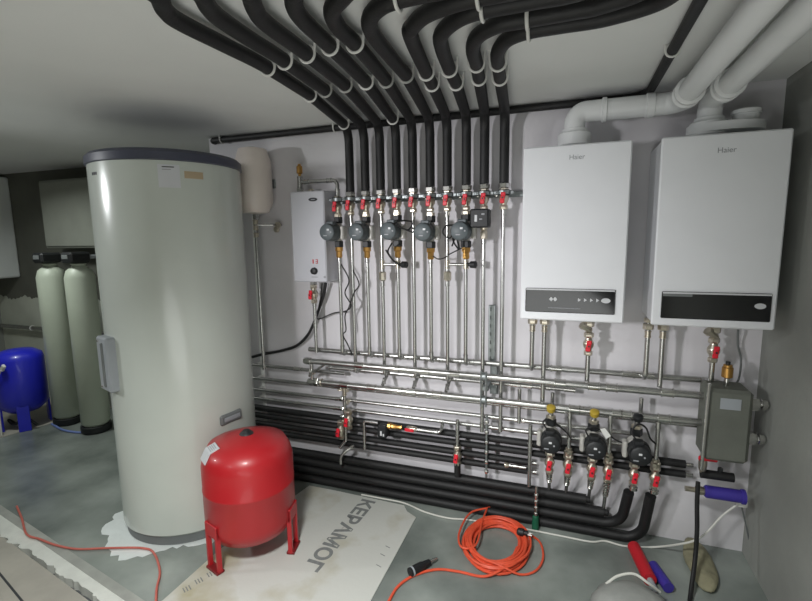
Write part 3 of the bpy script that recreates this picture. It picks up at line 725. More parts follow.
# thin lower pipes
LY = -.05
z0_ = W(263, 364, LY).z; zL = [(W(263, 364, LY).z+W(306, 371.5, LY).z)/2, hz([(263, 373), (306, 380), (350, 387), (420, 397.5), (476, 406), (530, 414)], LY), hz([(263, 383), (332, 394), (420, 408.7), (459, 418), (530, 430)], LY), hz([(263, 391), (320, 402.5), (420, 419), (463, 429), (530, 440)], LY)]
xL = -1.30; ln = ['top', 'second', 'third', 'lowest']
ends = [W(345, 377, LY).x, W(700, 435, LY).x, W(640, 445, LY).x, W(625, 452, LY).x]
for k in range(4):
    hpipe([], LY, .0105, 'thin horizontal steel pipe from behind the tall tank, %s of the four' % ln[k], ends=(xL, ends[k]), z=zL[k], name='steel_pipe', group='thin horizontal steel pipes', fits=[W(x, 410, LY).x for x in ((300,), (337, 560), (340, 520, 600), (338, 600))[k]])
# white rail at the left with the pipes clipped on it
xw = W(258, 300, -.012).x
t = thing('mounting_strip', 'white upright strip on the wall beside the tall tank holding pipe ends', 'strip', (xw, -.01, .7))
MB().box((xw, -.006, (W(254, 216, 0).z+W(263, 440, 0).z)/2), (.024, .010, W(254, 216, 0).z-W(263, 440, 0).z), .002).build('strip', 'rail_white', t)
for z in zL: MB().box((xw, -.028, z), (.02, .034, .026), .003).build('pipe_clip', 'white_plastic', t)
# pipes below the small white vessel
xp = ex-.005; t = thing('steel_pipe', 'long steel pipe hanging from the small white vessel down beside the tall tank', 'pipe', (xp, -.11, .5))
MB().tube([(ex-.006, EY, ez0-.02), (ex-.006, EY, zL[0])], .0095, 12).build('tube', 'steel', t)
mb = MB()
for dz in (.045, .075, .115): MB().sleeve((ex-.006, EY, ez0-dz), (0, 0, 1), .026, .0115).build('coupling', 'nickel', t)
MB().tube([(ex-.006, EY, ez0-.06), (ex+.075, EY+.04, ez0-.06), (ex+.085, -.004, ez0-.06)], .007, 10).build('side_branch', 'steel', t)
mb = MB(); mb.hexnut((ex+.088, -.04, ez0-.06), (0, 1, 0), .018, .02); mb.lathe((ex+.088, -.05, ez0-.085), (0, -1, 0), [(.017, 0), (.017, .012), (.013, .016)], 16); mb.build('gauge_valve', 'nickel', t)

# black insulated small pipes (K) and floor bundle (F)
KY = -.052; kp = [[(320, 412), (420, 428), (440, 433), (540, 449)], [(320, 420.5), (420, 436), (440, 441), (530, 457)], [(320, 428), (420, 445), (440, 450), (530, 468)], [(320, 434.5), (420, 453), (440, 459), (527, 477)]]
kr = [.018, .0165, .0165, .0165]; kl = ['top', 'second', 'third', 'lowest']; kx = [W(684, 482, KY).x, W(684, 490, KY).x, W(530, 468, KY).x, W(530, 478, KY).x]
for k in range(4):
    z = hz(kp[k], KY)
    t = thing('insulated_pipe', 'black insulated horizontal pipe on the wall under the steel pipes, %s of four' % kl[k], 'insulated pipe', (0, KY, z), 'black insulated pipes across the wall')
    MB().tube([(-1.35, KY, z), (kx[k], KY, z)], kr[k], 14).build('insulation', 'foam', t)
    MB().tube([(kx[k]-.004, KY, z), (kx[k]+.03, KY, z)], .0095, 12).build('steel_end', 'steel', t)
fyy = [-.075, -.085, -.1, -.115]; fp = [[(360, 458), (430, 470), (520, 490), (585, 501)], [(360, 466), (430, 479), (520, 499), (590, 509)], [(360, 475), (430, 487), (520, 507), (600, 519)], [(360, 483), (430, 495), (520, 515), (600, 527)]]
FR_ = .0223
fz = [.160, .114, .068, .024]; fyy = [-.058, -.066, -.074, -.090]
for k in range(4): 
    zz_ = hz(fp[k], fyy[k])
fe = [W(586, 498, fyy[0]).x, W(604, 509, fyy[1]).x, None, None]
v5x, v6x = W(629, 490, -.14).x, W(651, 492, -.14).x
v5z = W(629, 490, -.14).z
fl_ = ['top', 'second', 'third', 'lowest']
for k in range(4):
    t = thing('insulated_pipe', 'thick black insulated pipe along the foot of the wall, %s of the four' % fl_[k], 'insulated pipe', (0, fyy[k], fz[k]), 'thick black pipes at the foot of the wall')
    if k < 2: path = [(-1.5, fyy[k], fz[k]), (fe[k], fyy[k], fz[k])]
    else:
        vx = (v5x, v6x)[k-2]; path = fillet([(-1.5, fyy[k], fz[k]), (vx-.02, fyy[k], fz[k]), (vx, -.14, v5z-.01)], [.09], 8)
    MB().tube(path, FR_, 16).build('insulation', 'foam', t)
    if k < 2: MB().lathe((fe[k]-.004, fyy[k], fz[k]), (1, 0, 0), [(.015, 0), (.015, .02), (.012, .024)], 14).build('end_plug', 'black_rubber', t)

# ------------------------------------------------------------------ lower pump row
LPY = AY
lv = [(548, 462), (568, 467), (588, 471), (608, 475), (630, 478), (655, 482)]
lpump = [(551, 441, 0), (597, 447, 2), (641, 455, 4)]
LP = None; labs = ['black circulation pump of the lower row nearest the coiled cord', 'black circulation pump in the middle of the lower row', 'black circulation pump of the lower row nearest the separator']
lvz = sum(W(x, y, LPY-.03).z for x, y in lv)/6
LVX = [W(x, y, LPY-.01).x for x, y in lv]
for px_, py_, j_ in lpump: LVX[j_] = .45*LVX[j_]+.55*W(px_, py_, LPY-.07).x
GL = 'red-handled valves of the lower row'
for i in range(6):
    valve((LVX[i], LPY, lvz), 'red-handled ball valve in the lower row, %s from the coiled cord' % ordn[i], GL)
lpz = sum(W(x, y, LPY-.08).z for x, y, _ in lpump)/3
for i, (x, y, j) in enumerate(lpump):
    if LP is None: LP = pump_proto(labs[0], 'black pumps of the lower row', 'pump_black', False, -1); LP.location = (LVX[j], LPY, lpz)
    else: dup(LP, (LVX[j], LPY, lpz), labs[i], 'black pumps of the lower row')
    t = thing('steel_pipe', 'short upright steel pipe above the %s black pump of the lower row' % ('first', 'second', 'third')[i], 'pipe', (LVX[j], LPY, lpz+.09))
    MB().tube([(LVX[j], LPY+.0, lpz+.085), (LVX[j], LPY+.02, zB-.013)] if False else [(LVX[j], LPY, lpz+.085), (LVX[j], LPY, zB-.010)], .0095, 12).build('tube', 'steel', t)
    if i < 2:
        MB().lathe((LVX[j], LPY-.02, lpz+.115), (0, -.4, .9), [(.006, 0), (.012, .006), (.019, .012), (.020, .032), (.014, .036)], 14).build('yellow_plug', 'yellow_plastic', t)
    else: MB().lathe((LVX[j], LPY-.02, lpz+.115), (0, -.4, .9), [(.006, 0), (.012, .006), (.019, .012), (.020, .032), (.014, .036)], 14).build('dark_plug', 'pump_black', t)
    MB().sleeve((LVX[j], LPY, zB-.03), (0, 0, 1), .03, .0095).build('coupling', 'steel', t)
    X = LVX[j+1]
    t = thing('steel_pipe', 'upright steel return pipe beside the %s black pump of the lower row' % ('first', 'second', 'third')[i], 'pipe', (X, LPY, lvz+.05))
    MB().tube([(X, LPY, lvz+.05), (X, LPY, zB-.010)], .0095, 12).build('tube', 'steel', t)
    MB().lathe((X, LPY, lvz+.045), (0, 0, 1), [(.018, 0), (.020, .004), (.020, .022), (.015, .028), (.015, .036), (.011, .04)], 8).build('union', 'nickel', t)
    MB().sleeve((X, LPY, zB-.03), (0, 0, 1), .03, .0095).build('coupling', 'steel', t)
t = tag(MB().prism([W(600, 429, LPY-.11), W(605, 428, LPY-.11), W(611, 436, LPY-.10), W(606, 439, LPY-.10)], (0, -.001, 0)).build('paper_tag', 'white_plastic'), 'white paper tag hanging above the middle pump of the lower row', 'tag')
for i in range(6):
    X = LVX[i]; zt = lvz-.045
    tgt = [(X-.005, -.10, .215), (X-.004, fyy[0], fz[0]+.02), (X-.002, fyy[0], fz[0]+.02), (X-.005, fyy[1], fz[1]+.02)]
    if i < 4:
        end = tgt[i]
        if i == 0: end = (X, fyy[0], fz[0]+.02)
        t = thing('pipe_tail', 'ribbed bright fitting below the %s valve of the lower row' % ordn[i], 'pipe fitting', (X, LPY, zt), 'ribbed fittings under the lower valves')
        d = V(*end)-V(X, LPY, zt)
        MB().tube([(X, LPY, zt+.01), end], .008, 12).build('tube', 'steel', t)
        mb = MB()
        for q in range(5): mb.lathe(V(X, LPY, zt)+d*(.04+.11*q), d, [(.010, 0), (.0165-.0008*q, .002), (.0165-.0008*q, .009), (.010, .011)], 16)
        mb.build('ribbed_nut', 'chrome', t)
    else:
        t = thing('pipe_tail', 'bright hose nut below the %s valve of the lower row' % ordn[i], 'pipe fitting', (X, LPY, zt), 'ribbed fittings under the lower valves')
        MB().lathe((X, LPY, zt-.03), (0, 0, 1), [(.012, 0), (.019, .003), (.019, .016), (.015, .018), (.015, .032)], 16).build('ribbed_nut', 'chrome', t)

# ------------------------------------------------------------------ boiler drop pipes
BY = -.105
def drop(px, zend, label, r=.0105, valve_y=None, strainer=False, end_off=None):
    X = (W(*px[0], BY).x+W(*px[1], BY).x)/2
    t = thing('steel_pipe', label, 'pipe', (X, BY, zend), 'steel pipes under the gas boilers')
    pth = [(X, BY, BZ0+.003), (X, BY, zend)]
    if end_off: pth = fillet([(X, BY, BZ0+.003), (X, BY, zend), (X, end_off, zend)], [.03], 6)
    MB().tube(pth, r, 14).build('tube', 'steel', t)
    mb = MB(); mb.hexnut((X, BY, BZ0-.014), (0, 0, 1), .018, .02); mb.hexnut((X, BY, BZ0-.042), (0, 0, 1), .0215, .026); mb.sleeve((X, BY, BZ0-.075), (0, 0, 1), .03, r); mb.build('union_nut', 'nickel', t)
    if strainer: MB().lathe((X+.006, BY-.005, BZ0-.075), (-.75, -.3, .62), [(.012, 0), (.014, .01), (.014, .035), (.018, .036), (.018, .052), (.012, .055)], 8).build('strainer_leg', 'nickel', t)
    if valve_y: 
        v = valve((X, BY, W(px[1][0], valve_y, BY).z), 'red-handled ball valve ' + strainer, 'valves under the gas boilers')
    return t, X
drop([(533, 325), (531, 366)], zC, 'first steel pipe under the boiler with lit panel, ending at the wall header', end_off=CYH)
_, XA = drop([(546, 325), (541, 404)], zB+.01, 'second steel pipe under the boiler with lit panel, reaching the lower header')
drop([(590, 325), (586, 384)], zA+.012, 'steel pipe with strainer under the boiler with lit panel', valve_y=344, strainer='below the strainer of the boiler with lit panel')
drop([(650, 333), (643, 378)], zC, 'first steel pipe under the boiler beside the right wall', end_off=CYH)
drop([(664, 335), (658, 390)], zA+.012, 'second steel pipe under the boiler beside the right wall')
drop([(716, 337), (709, 385)], zC, 'steel pipe with strainer under the boiler beside the right wall', valve_y=350, strainer='below the strainer of the boiler at the right wall', end_off=CYH)
# small verticals among the headers
for (xa, ya, xb_, yb, lab) in [(519.5, 389, 519, 423, 'short upright steel pipe hanging from the middle header before the zinc bracket'), (553, 393, 552, 404, 'tiny steel stub between the two headers under the boiler with lit panel'),
                              (641, 398, 641, 414, 'short steel stub between the two thick headers under the gap of the boilers')]:
    vpipe([(xa, ya), (xb_, yb)], -.075, .009, lab)
# zinc brackets
xz = W(486, 390, -.08).x
t = thing('mounting_bracket', 'grey zinc strut bracket clamping both thick headers to the wall', 'bracket', (xz, -.06, (zA+zB)/2))
mb = MB()
for dx in (-.012, .012): mb.tube([(xz+dx, -.152, zA+.03), (xz+dx, -.152, zB-.03)], .0045, 8)
mb.build('threaded_rod', 'zinc', t)
for z in (zA, zB):
    MB().lathe((xz-.012, AY, z), (1, 0, 0), [(.016, 0), (.020, .001), (.020, .023), (.016, .024)], 20).build('clamp_band', 'zinc', t)
MB().box((xz+.03, -.020, (zA+zB)/2+.02), (.036, .036, .16), .003).build('wall_channel', 'zinc', t)
MB().box((xz+.008, -.085, (zA+zB)/2), (.03, .12, .022), .003).build('arm', 'zinc', t)
xs = W(486.5, 440, -.09).x; zt, zb_ = W(487, 416, -.09).z, W(486, 478, -.09).z
t = thing('threaded_strut', 'upright zinc threaded strut in front of the black wall pipes', 'strut', (xs, -.09, zb_))
MB().tube([(xs, -.085, zt), (xs, -.085, zb_)], .006, 10).build('rod', 'zinc', t)
for q in range(6): MB().hexnut((xs, -.085, zt+(zb_-zt)*(.1+.16*q)), (0, 0, 1), .011, .016).build('nut', 'chrome', t)
xs = W(492, 330, -.012).x; zt, zb_ = W(492, 305, -.012).z, W(491, 362, -.012).z
mb = MB(); mb.box((xs, -.010, (zt+zb_)/2), (.034, .020, zt-zb_), .002)
t = thing('wall_channel', 'short upright grey zinc channel on the wall behind the long plain upright pipe', 'channel', (xs, -.01, zb_))
mb.build('channel', 'zinc', t)
for q in range(7): MB().box((xs-.006, -.0205, zb_+(zt-zb_)*(q+.5)/7), (.007, .002, .018), .0005).build('slot', 'socket_grey', t)
# green-tipped threaded stud at the floor
xs = W(536, 505, -.13).x; z1_ = W(537, 486, -.13).z
t = thing('threaded_stud', 'threaded stud with green taped foot in front of the floor pipes', 'stud', (xs, -.13, 0))
MB().tube([(xs, -.132, .06), (xs, -.132, z1_)], .006, 10).build('rod', 'chrome', t)
for q in range(4): MB().hexnut((xs, -.132, .085+(z1_-.1)*q/4), (0, 0, 1), .011, .016).build('nut', 'chrome', t)
MB().lathe((xs, -.132, 0), (0, 0, 1), [(.016, 0), (.017, .03), (.014, .07), (.008, .075)], 12).build('green_foot', 'green_tape', t)
# uprights to the right of the strut
vpipe([(531.5, 425), (528, 486)], -.092, .0095, 'upright steel pipe crossing the black wall pipes below the boiler with lit panel', fits=(446,))
t = thing('steel_pipe', 'stubby bright pipe end poking from the third black wall pipe', 'pipe', (W(515, 466, -.09).x, -.09, W(515, 466, -.09).z))
a, b = W(507, 465, -.09), W(526, 465.5, -.09); MB().tube([a, (b.x, b.y, a.z)], .008, 12).build('tube', 'steel', t); MB().lathe(a, (-1, 0, 0), [(.011, -.01), (.014, 0), (.014, .01), (.008, .014)], 12).build('end_cap', 'nickel', t)
# valve drop at 455
t, X, z0, z1 = vpipe([(459, 420), (456, 448)], -.085, .009, 'upright steel tee pipe above the lone red valve on the black pipes', fits=(428, 438))
valve((X, -.085, z0-.04), 'lone red-handled ball valve in front of the black wall pipes', None)
t = thing('insulated_pipe', 'short black insulated stub under the lone red valve', 'insulated pipe', (X, -.085, z0-.15)); MB().tube([(X, -.085, z0-.08), (X, -.085, z0-.15)], .017, 14).build('insulation', 'foam', t)
# left manifold
mx = W(345, 410, -.09).x
t = thing('steel_pipe', 'upright steel manifold tube with two red valves near the tall tank', 'pipe', (mx, -.09, .4))
zt, zb_ = W(346, 386, -.09).z, W(345, 440, -.09).z
MB().tube(fillet([(mx, -.09, zt), (mx, -.09, zb_), (mx-.035, -.1, zb_-.045)], [.03], 6), .010, 12).build('tube', 'steel', t)
mb = MB()
for z in zL[1:]: mb.sleeve((mx, -.072, z), (1, 0, 0), .03, .013)
mb.sleeve((mx, -.09, zt-.03), (0, 0, 1), .05, .010); mb.build('tee_fitting', 'nickel', t)
for q, z in enumerate((W(345, 399, -.09).z, W(345, 409, -.09).z, W(345, 417, -.09).z)): MB().hexnut((mx-.02, -.085, z), (1, 0, 0), .012, .02).build('nut', 'chrome', t)
for (x, y, lab) in ((349, 420, 'red-handled ball valve, higher of two on the manifold near the tall tank'), (341, 430, 'red-handled ball valve, lower of two on the manifold near the tall tank')):
    v = valve((W(x, y, -.115).x, -.115, W(x, y, -.115).z), lab, 'valves on the left manifold')
t = thing('braided_hose', 'short curved steel hose end below the left manifold', 'hose', W(344, 462, -.12)); MB().tube(spline([W(352, 447, -.1), W(346, 451, -.12), W(341, 457, -.13), W(341, 464, -.13)], 6), .0075, 10).build('hose', 'steel', t)
MB().hexnut(W(352, 447, -.1), (1, 0, .5), .012, .02).build('nut', 'chrome', t)
# make-up assembly
a = W(364, 421, -.1); t = thing('steel_pipe', 'steel pipe elbowed upward beside the small black filter', 'pipe', a)
b = W(363.5, 449, -.1); e = W(378, 421.5, -.1); MB().tube(fillet([(a.x, -.1, b.z), (a.x, -.1, a.z), (e.x, -.1, a.z)], [.012], 6), .0085, 12).build('tube', 'steel', t); MB().sleeve((a.x, -.1, (a.z+b.z)/2), (0, 0, 1), .03, .0085).build('coupling', 'steel', t)
zq = a.z; c = W(384, 430, -.1)
t = thing('water_filter', 'small black filter housing with brass union below the thin steel pipes', 'filter', (c.x, -.1, c.z))
MB().box((c.x, -.105, c.z), (.052, .055, .066), .006).build('housing', 'pump_black', t)
MB().box((c.x-.004, -.1335, c.z-.006), (.010, .003, .026), .001).build('print_mark', 'silver_print', t); MB().box((c.x+.010, -.1335, c.z-.014), (.008, .003, .014), .001).build('print_mark', 'silver_print', t)
MB().lathe((c.x+.024, -.105, zq-.006), (1, 0, 0), [(.014, 0), (.018, .004), (.018, .02), (.013, .024), (.013, .045), (.010, .05), (.010, .08)], 8).build('union', 'brass', t)
v = W(412, 427, -.1)
tv_ = thing('ball_valve', 'small ball valve with red lever on the brass union beside the filter', 'valve', (v.x, -.105, zq-.006))
MB().lathe((v.x-.03, -.105, zq-.006), (1, 0, 0), [(.009, 0), (.014, .01), (.015, .03), (.014, .05), (.009, .06)], 14).build('body', 'nickel', tv_); MB().box((v.x-.005, -.130, zq-.004), (.05, .008, .018), .003).build('handle', 'red_plastic', tv_)
t = thing('steel_pipe', 'steel pipe with elbow running from the small red valve to the thin pipes', 'pipe', (v.x+.1, -.1, zq)); e = W(441, 427, -.1)
MB().tube(fillet([(v.x+.03, -.105, zq-.006), (e.x, -.105, zq-.006), (e.x, -.06, zL[3])], [.02], 6), .0085, 12).build('tube', 'steel', t); MB().sleeve((e.x-.03, -.105, zq-.006), (1, 0, 0), .03, .0085).build('coupling', 'steel', t)

# ------------------------------------------------------------------ hydraulic separator and right corner
SY = -.135; p = W(722, 385, SY); q = W(718, 455, SY); sx = (W(729, 385, SY).x+W(718, 450, SY).x)/2; sw = .155
t = thing('hydraulic_separator', 'grey-green insulated hydraulic separator with brass air vent by the right wall', 'hydraulic separator', (sx, SY, q.z))
MB().box((sx, SY, (p.z+q.z)/2), (sw, .14, p.z-q.z), .014).build('insulation_shell', 'separator', t)
MB().box((sx, SY-.071, p.z-.055), (.07, .002, .045), .0005).build('label_plate', 'panel_grey', t)
MB().tube([(sx, SY, p.z-.004), (sx, SY, p.z+.035)], .010, 12).build('nipple', 'chrome', t)
MB().lathe((sx, SY, p.z+.030), (0, 0, 1), [(.010, 0), (.020, .006), (.020, .044), (.016, .048), (.016, .056), (.009, .058)], 18).build('air_vent', 'brass', t)
MB().lathe((sx, SY, p.z+.086), (0, 0, 1), [(.009, 0), (.009, .012), (.006, .014)], 12).build('vent_cap', 'pump_black', t)
for k, z in enumerate(((p.z*.78+q.z*.22), (p.z*.3+q.z*.7))):
    t2 = thing('pipe_union', 'dark union on the wall side of the separator, %s of two' % ('upper', 'lower')[k], 'pipe fitting', (sx+sw/2, SY, z))
    MB().tube([(sx+sw/2-.004, SY, z), (XR-.004, SY, z)], .014, 14).build('tube', 'steel', t2)
    mb = MB(); mb.hexnut((sx+sw/2+.022, SY, z), (1, 0, 0), .028, .03); mb.hexnut((sx+sw/2+.055, SY, z), (1, 0, 0), .022, .02); mb.build('nut', 'chrome', t2)
# blue sleeve, black rod, red valve in the corner
a, b = W(704, 493, -.16), W(745, 495, -.16); zc = (a.z+b.z)/2
t = thing('pipe_sleeve', 'blue-violet covered pipe end pointing at the right wall', 'pipe cover', (a.x, -.16, zc))
MB().lathe((a.x, -.16, zc), (1, 0, 0), [(.020, 0), (.026, .006), (.026, (b.x-a.x)*.9), (.030, (b.x-a.x)*.92), (.030, b.x-a.x), (.018, b.x-a.x+.002)], 24).build('cover', 'blue_cover', t)
MB().lathe((a.x, -.16, zc), (-1, 0, 0), [(.014, -.01), (.018, .01), (.018, .03), (.011, .034), (.011, .07)], 14).build('fitting', 'nickel', t)
a, b = W(706, 474, -.13), W(734, 474, -.13)
t = thing('insulated_pipe', 'short black insulated pipe stub above the blue-violet cover', 'insulated pipe', a); MB().tube([(a.x-.02, -.13, a.z), (b.x, -.13, a.z)], .019, 14).build('insulation', 'foam', t); MB().hexnut(((a.x+b.x)/2, -.13, a.z+.026), (0, 0, 1), .010, .02).build('stub_nut', 'pump_black', t)
a = W(708, 459, -.15)
t = thing('ball_valve', 'ball valve with orange-red butterfly handle under the separator', 'valve', a)
MB().lathe(a+V(-.012, .02, -.07), (0, 0, 1), [(.010, 0), (.014, .01), (.017, .04), (.014, .07), (.010, .085)], 14).build('body', 'nickel', t)
MB().box(a, (.07, .010, .02), .004).build('handle', 'red_plastic', t); MB().box(a+V(.004, 0, .008), (.018, .012, .03), .003).build('handle_hub', 'red_plastic', t)
t = thing('steel_pipe', 'thin steel pipe dropping along the front of the separator', 'pipe', W(701, 440, -.2)); a, b = W(710, 384, -.215), W(701, 470, -.215); MB().tube([(a.x, -.21, a.z), (a.x-.005, -.21, b.z)], .007, 10).build('tube', 'steel', t)
a = W(700, 459, -.21); 

# ------------------------------------------------------------------ far left: softeners, blue tank, cabinets
def softener(px, base, rr, label):
    g = G(*base); X, Y = g.x, min(g.y, .14)
    ztop = W(px, 263, Y).z
    t = thing('softener_tank', label, 'softener tank', (X, Y, 0), 'pale softener tanks')
    MB().lathe((X, Y, 0), (0, 0, 1), [(rr-.01, 0), (rr, .01), (rr, .05), (rr-.006, .054)], 40).build('base_ring', 'pump_black', t)
    MB().lathe((X, Y, .045), (0, 0, 1), [(rr-.03, 0), (rr-.006, .03), (rr-.006, ztop-.15), (rr-.02, ztop-.10), (rr-.06, ztop-.065), (.05, ztop-.05), (.04, ztop-.045)], 48).build('vessel', 'softener', t, 60)
    c = MB().box((X+.01, Y-.02, ztop+.04), (.11, .15, .075), .014).build('control_head', 'pump_black', t)
    MB().box((X+.01, Y-.097, ztop+.045), (.06, .006, .03), .002).build('display_window', 'socket_grey', c)
    mb = MB(); mb.tube([(X-.02, Y+.05, ztop+.04), (X-.02, Y+.15, ztop+.04)], .014, 10); mb.tube([(X+.04, Y+.05, ztop+.04), (X+.04, Y+.15, ztop+.04)], .014, 10); mb.build('connector', 'panel_grey', c)
    return t
softener(60, (69, 422), .100, 'pale tall softener tank beside the blue tank')
softener(100, (97, 430), .100, 'pale tall softener tank between its twin and the big storage tank')
g = G(30, 424); X, Y = g.x, g.y-.02; zt = W(30, 350, Y).z; br = .158; z0 = .135
t = thing('pressure_tank', 'blue pressure tank on short legs at far left beside the softeners', 'pressure tank', (X, Y, 0))
MB().lathe((X, Y, 0), (0, 0, 1), [(.03, z0-.02), (.10, z0-.005), (br-.012, z0+.035), (br, z0+.07), (br, zt-.075), (br-.012, zt-.04), (.10, zt-.01), (.03, zt)], 48).build('body', 'blue_paint', t, 55)
for a in (-1.9, -.6, 1.2):
    d = V(math.cos(a), math.sin(a), 0); tv = V(-d.y, d.x, 0); rot = Matrix((tv, d, V(0, 0, 1))).transposed()
    MB().box(V(X, Y, .105)+d*(br-.012), (.075, .014, .21), .003, rot).build('leg', 'blue_paint', t)
p = V(X, Y, 0)+V(.09, -.155, zt-.10)
MB().box(p, (.03, .02, .05), .004, Matrix.Rotation(.7, 3, 'Y')).build('tag', 'white_plastic', t)
t = thing('cable', 'thin white cord hanging down the front of the blue tank', 'cable', p); MB().tube(spline([p+V(-.01, -.012, -.02), p+V(-.06, -.02, -.12), p+V(-.055, -.03, -.26), V(p.x-.03, p.y-.05, .006)], 8), .005, 8).build('cord', 'white_cable', t)
t = thing('cable', 'dark tangled cable under the blue tank', 'cable', (X, Y, .02)); MB().tube(spline([(X-.12, Y-.02, .012), (X-.05, Y-.09, .07), (X+.03, Y-.1, .05), (X+.1, Y-.06, .09), (X+.16, Y-.02, .03)], 8), .010, 8).build('cord', 'black_rubber', t)
# grey wall cabinet
GY = .25; a, b = W(38, 181, GY), W(90, 248, GY)
t = thing('wall_cabinet', 'grey box cabinet hung on the dark wall above the softener tanks', 'cabinet', ((a.x+b.x)/2, YA, b.z))
MB().box(((a.x+b.x)/2+.1, (GY+YA)/2, (a.z+b.z)/2), (b.x-a.x+.2, YA-GY-.004, a.z-b.z), .006).build('casing', 'grey_cabinet', t)
MB().box(((a.x+b.x)/2+.1, GY-.004, (a.z+b.z)/2), (b.x-a.x+.17, .01, a.z-b.z-.03), .003).build('door', 'grey_cabinet', t)
HY = .12; b = W(-6, 281, HY); a = W(-70, 168, HY); b.x = W(15, 225, YA).x
t = thing('wall_cabinet', 'white wall-hung cabinet cut off by the left picture edge', 'cabinet', ((a.x+b.x)/2, YA, b.z))
MB().box(((a.x+b.x)/2, (HY+YA)/2, (min(a.z, H-.03)+b.z)/2), (b.x-a.x, YA-HY-.004, min(a.z, H-.03)-b.z), .012).build('casing', 'white_cabinet', t)
MB().box(((a.x+b.x)/2, HY-.006, (min(a.z, H-.03)+b.z)/2), (b.x-a.x-.02, .012, min(a.z, H-.03)-b.z-.03), .005).build('door', 'white_cabinet', t)
zq = W(20, 327, YA-.05).z
t = thing('steel_pipe', 'horizontal steel pipe on the wall above the blue tank', 'pipe', (-3.6, YA-.05, zq)); MB().tube([(XL+.02, YA-.05, zq), (-2.4, YA-.05, zq)], .018, 14).build('tube', 'steel', t)
for x in (-3.9, -2.9): MB().torus((x, YA-.05, zq), (1, 0, 0), .021, .004, 18, 8).build('pipe_clip', 'white_plastic', t)
t = thing('hose', 'pale blue hose on the floor in front of the softener tanks', 'hose', G(85, 430)); MB().tube(spline([G(52, 425)+V(0, 0, .009), G(66, 430)+V(0, -.02, .009), G(85, 432)+V(0, -.03, .009), G(104, 429)+V(0, -.05, .009), G(118, 424)+V(0, -.09, .009)], 8), .008, 8).build('tube', 'light_blue', t)

# ------------------------------------------------------------------ floor things
# printed sheet
c = [G(322, 474), G(346, 480), G(404, 506), G(407, 512), G(416, 518), G(371, 601), G(330, 680), G(100, 640), G(163, 601), G(220, 550)]
for p in c: p.z = .004
c[0].y = min(c[0].y, -.13); c[1].y = min(c[1].y, -.13); c[2].y = min(c[2].y, -.13)
mb = MB(); n = len(c); mb.prism(c, (0, 0, -.0025))
t = mb.build('paper_sheet', 'sheet_paper'); tag(t, 'large stained pale printed sheet on the floor under the red vessel', 'paper sheet')
p0, p1 = G(368, 500, .0042), G(318, 558, .0042); d = (p1-p0); w = d.length
up = V(-d.y, d.x, 0)
tx = text('printed_letters', 'КЕРАМОГ', .104, 'sheet_print', t, (p0+p1)/2+d*.07, d, up, .0003, 'CENTER', .0035)
me = tx.data; xs_ = [ (v.co-((p0+p1)/2)).dot(d.normalized()) for v in me.vertices]; sc = (w*1.16)/(max(xs_)-min(xs_)); mid = (max(xs_)+min(xs_))/2; dn = d.normalized()
for v, x in zip(me.vertices, xs_): v.co += dn*((x-mid)*sc+.08*w-x)
for i, (x, y, L) in enumerate(((187, 589, .05), (199, 581, .05), (211, 574, .06))):
    pc = G(x, y, .0043); text('small_print', ('CT', 'ГОСТ', 'кг 25')[i] if False else 'III', .045, 'sheet_print', t, pc, V(.5, .9, 0), V(-.9, .5, 0), .0002)
for (x, y) in ((383, 555), (379, 566), (388, 547)):
    text('small_print', 'I', .04, 'sheet_print', t, G(x, y, .0043), V(.3, .95, 0), V(-.95, .3, 0), .0002)

# orange cord coil
cc = G(497, 543); RX = (G(533, 543)-G(462, 543)).length/2*.88; RYY = (G(497, 515)-G(497, 573)).length/2*.88
cc = (G(497, 517)+G(497, 575))/2; cc.z = 0; cc.y -= .028
t = thing('extension_cord', 'coiled orange extension cord lying on the floor', 'extension cord', cc)
path = []
N = 19
for k in range(N*28):
    a = 2*PI*k/28; q = k/28; f = .76+.21*(.5+.5*math.sin(q*2.3+1))+.02*math.sin(q*7); hgt = .007+.030*(.5+.5*math.sin(q*1.9))*(1-abs(f-.9)*3)
    path.append(cc+V(RX*f*math.cos(a)+.010*math.sin(q*1.3), RYY*f*math.sin(a)+.010*math.cos(q*1.7), max(.0125, hgt+.006)))
MB().tube(path, .0056, 7).build('cord', 'orange_cord', t)
lp = [(490, 515), (470, 521), (459, 542), (462, 556), (476, 553), (482, 530), (487, 516)]
MB().tube(spline([G(x, y)+V(0, 0, .042) for x, y in lp], 8), .0048, 7).build('cord_loop', 'orange_cord', t)
lp = [(388, 604), (398, 588), (414, 577), (436, 571), (458, 573), (482, 578), (498, 577), (510, 568), (517, 555)]
MB().tube(spline([G(x, y)+V(0, 0, .007 if x < 490 else .02+.02*(x-490)/30) for x, y in lp], 8), .0055, 8).build('cord_tail', 'orange_cord', t)
lp = [(529, 536), (540, 545), (543, 560), (536, 573), (520, 577), (500, 574), (485, 568)]
MB().tube(spline([G(x, y)+V(0, 0, .012 if x > 510 else .04) for x, y in lp], 8), .0048, 7).build('cord_loop', 'orange_cord', t)
a, b = G(517, 531, .05), G(525, 533, .05); d = (b-a).normalized()
pl = MB().lathe(a, d, [(.010, 0), (.017, .006), (.017, .03), (.012, .034), (.012, .05)], 14).build('plug', 'pump_black', t)
mb = MB()
for sg in (-1, 1): mb.tube([a+d*.048+V(0, sg*.007, 0), a+d*.068+V(0, sg*.007, 0)], .003, 8)
mb.build('plug_pin', 'chrome', pl)
p = G(529, 536, .03); MB().box(p, (.018, .018, .034), .004).build('tape_band', 'white_plastic', t)
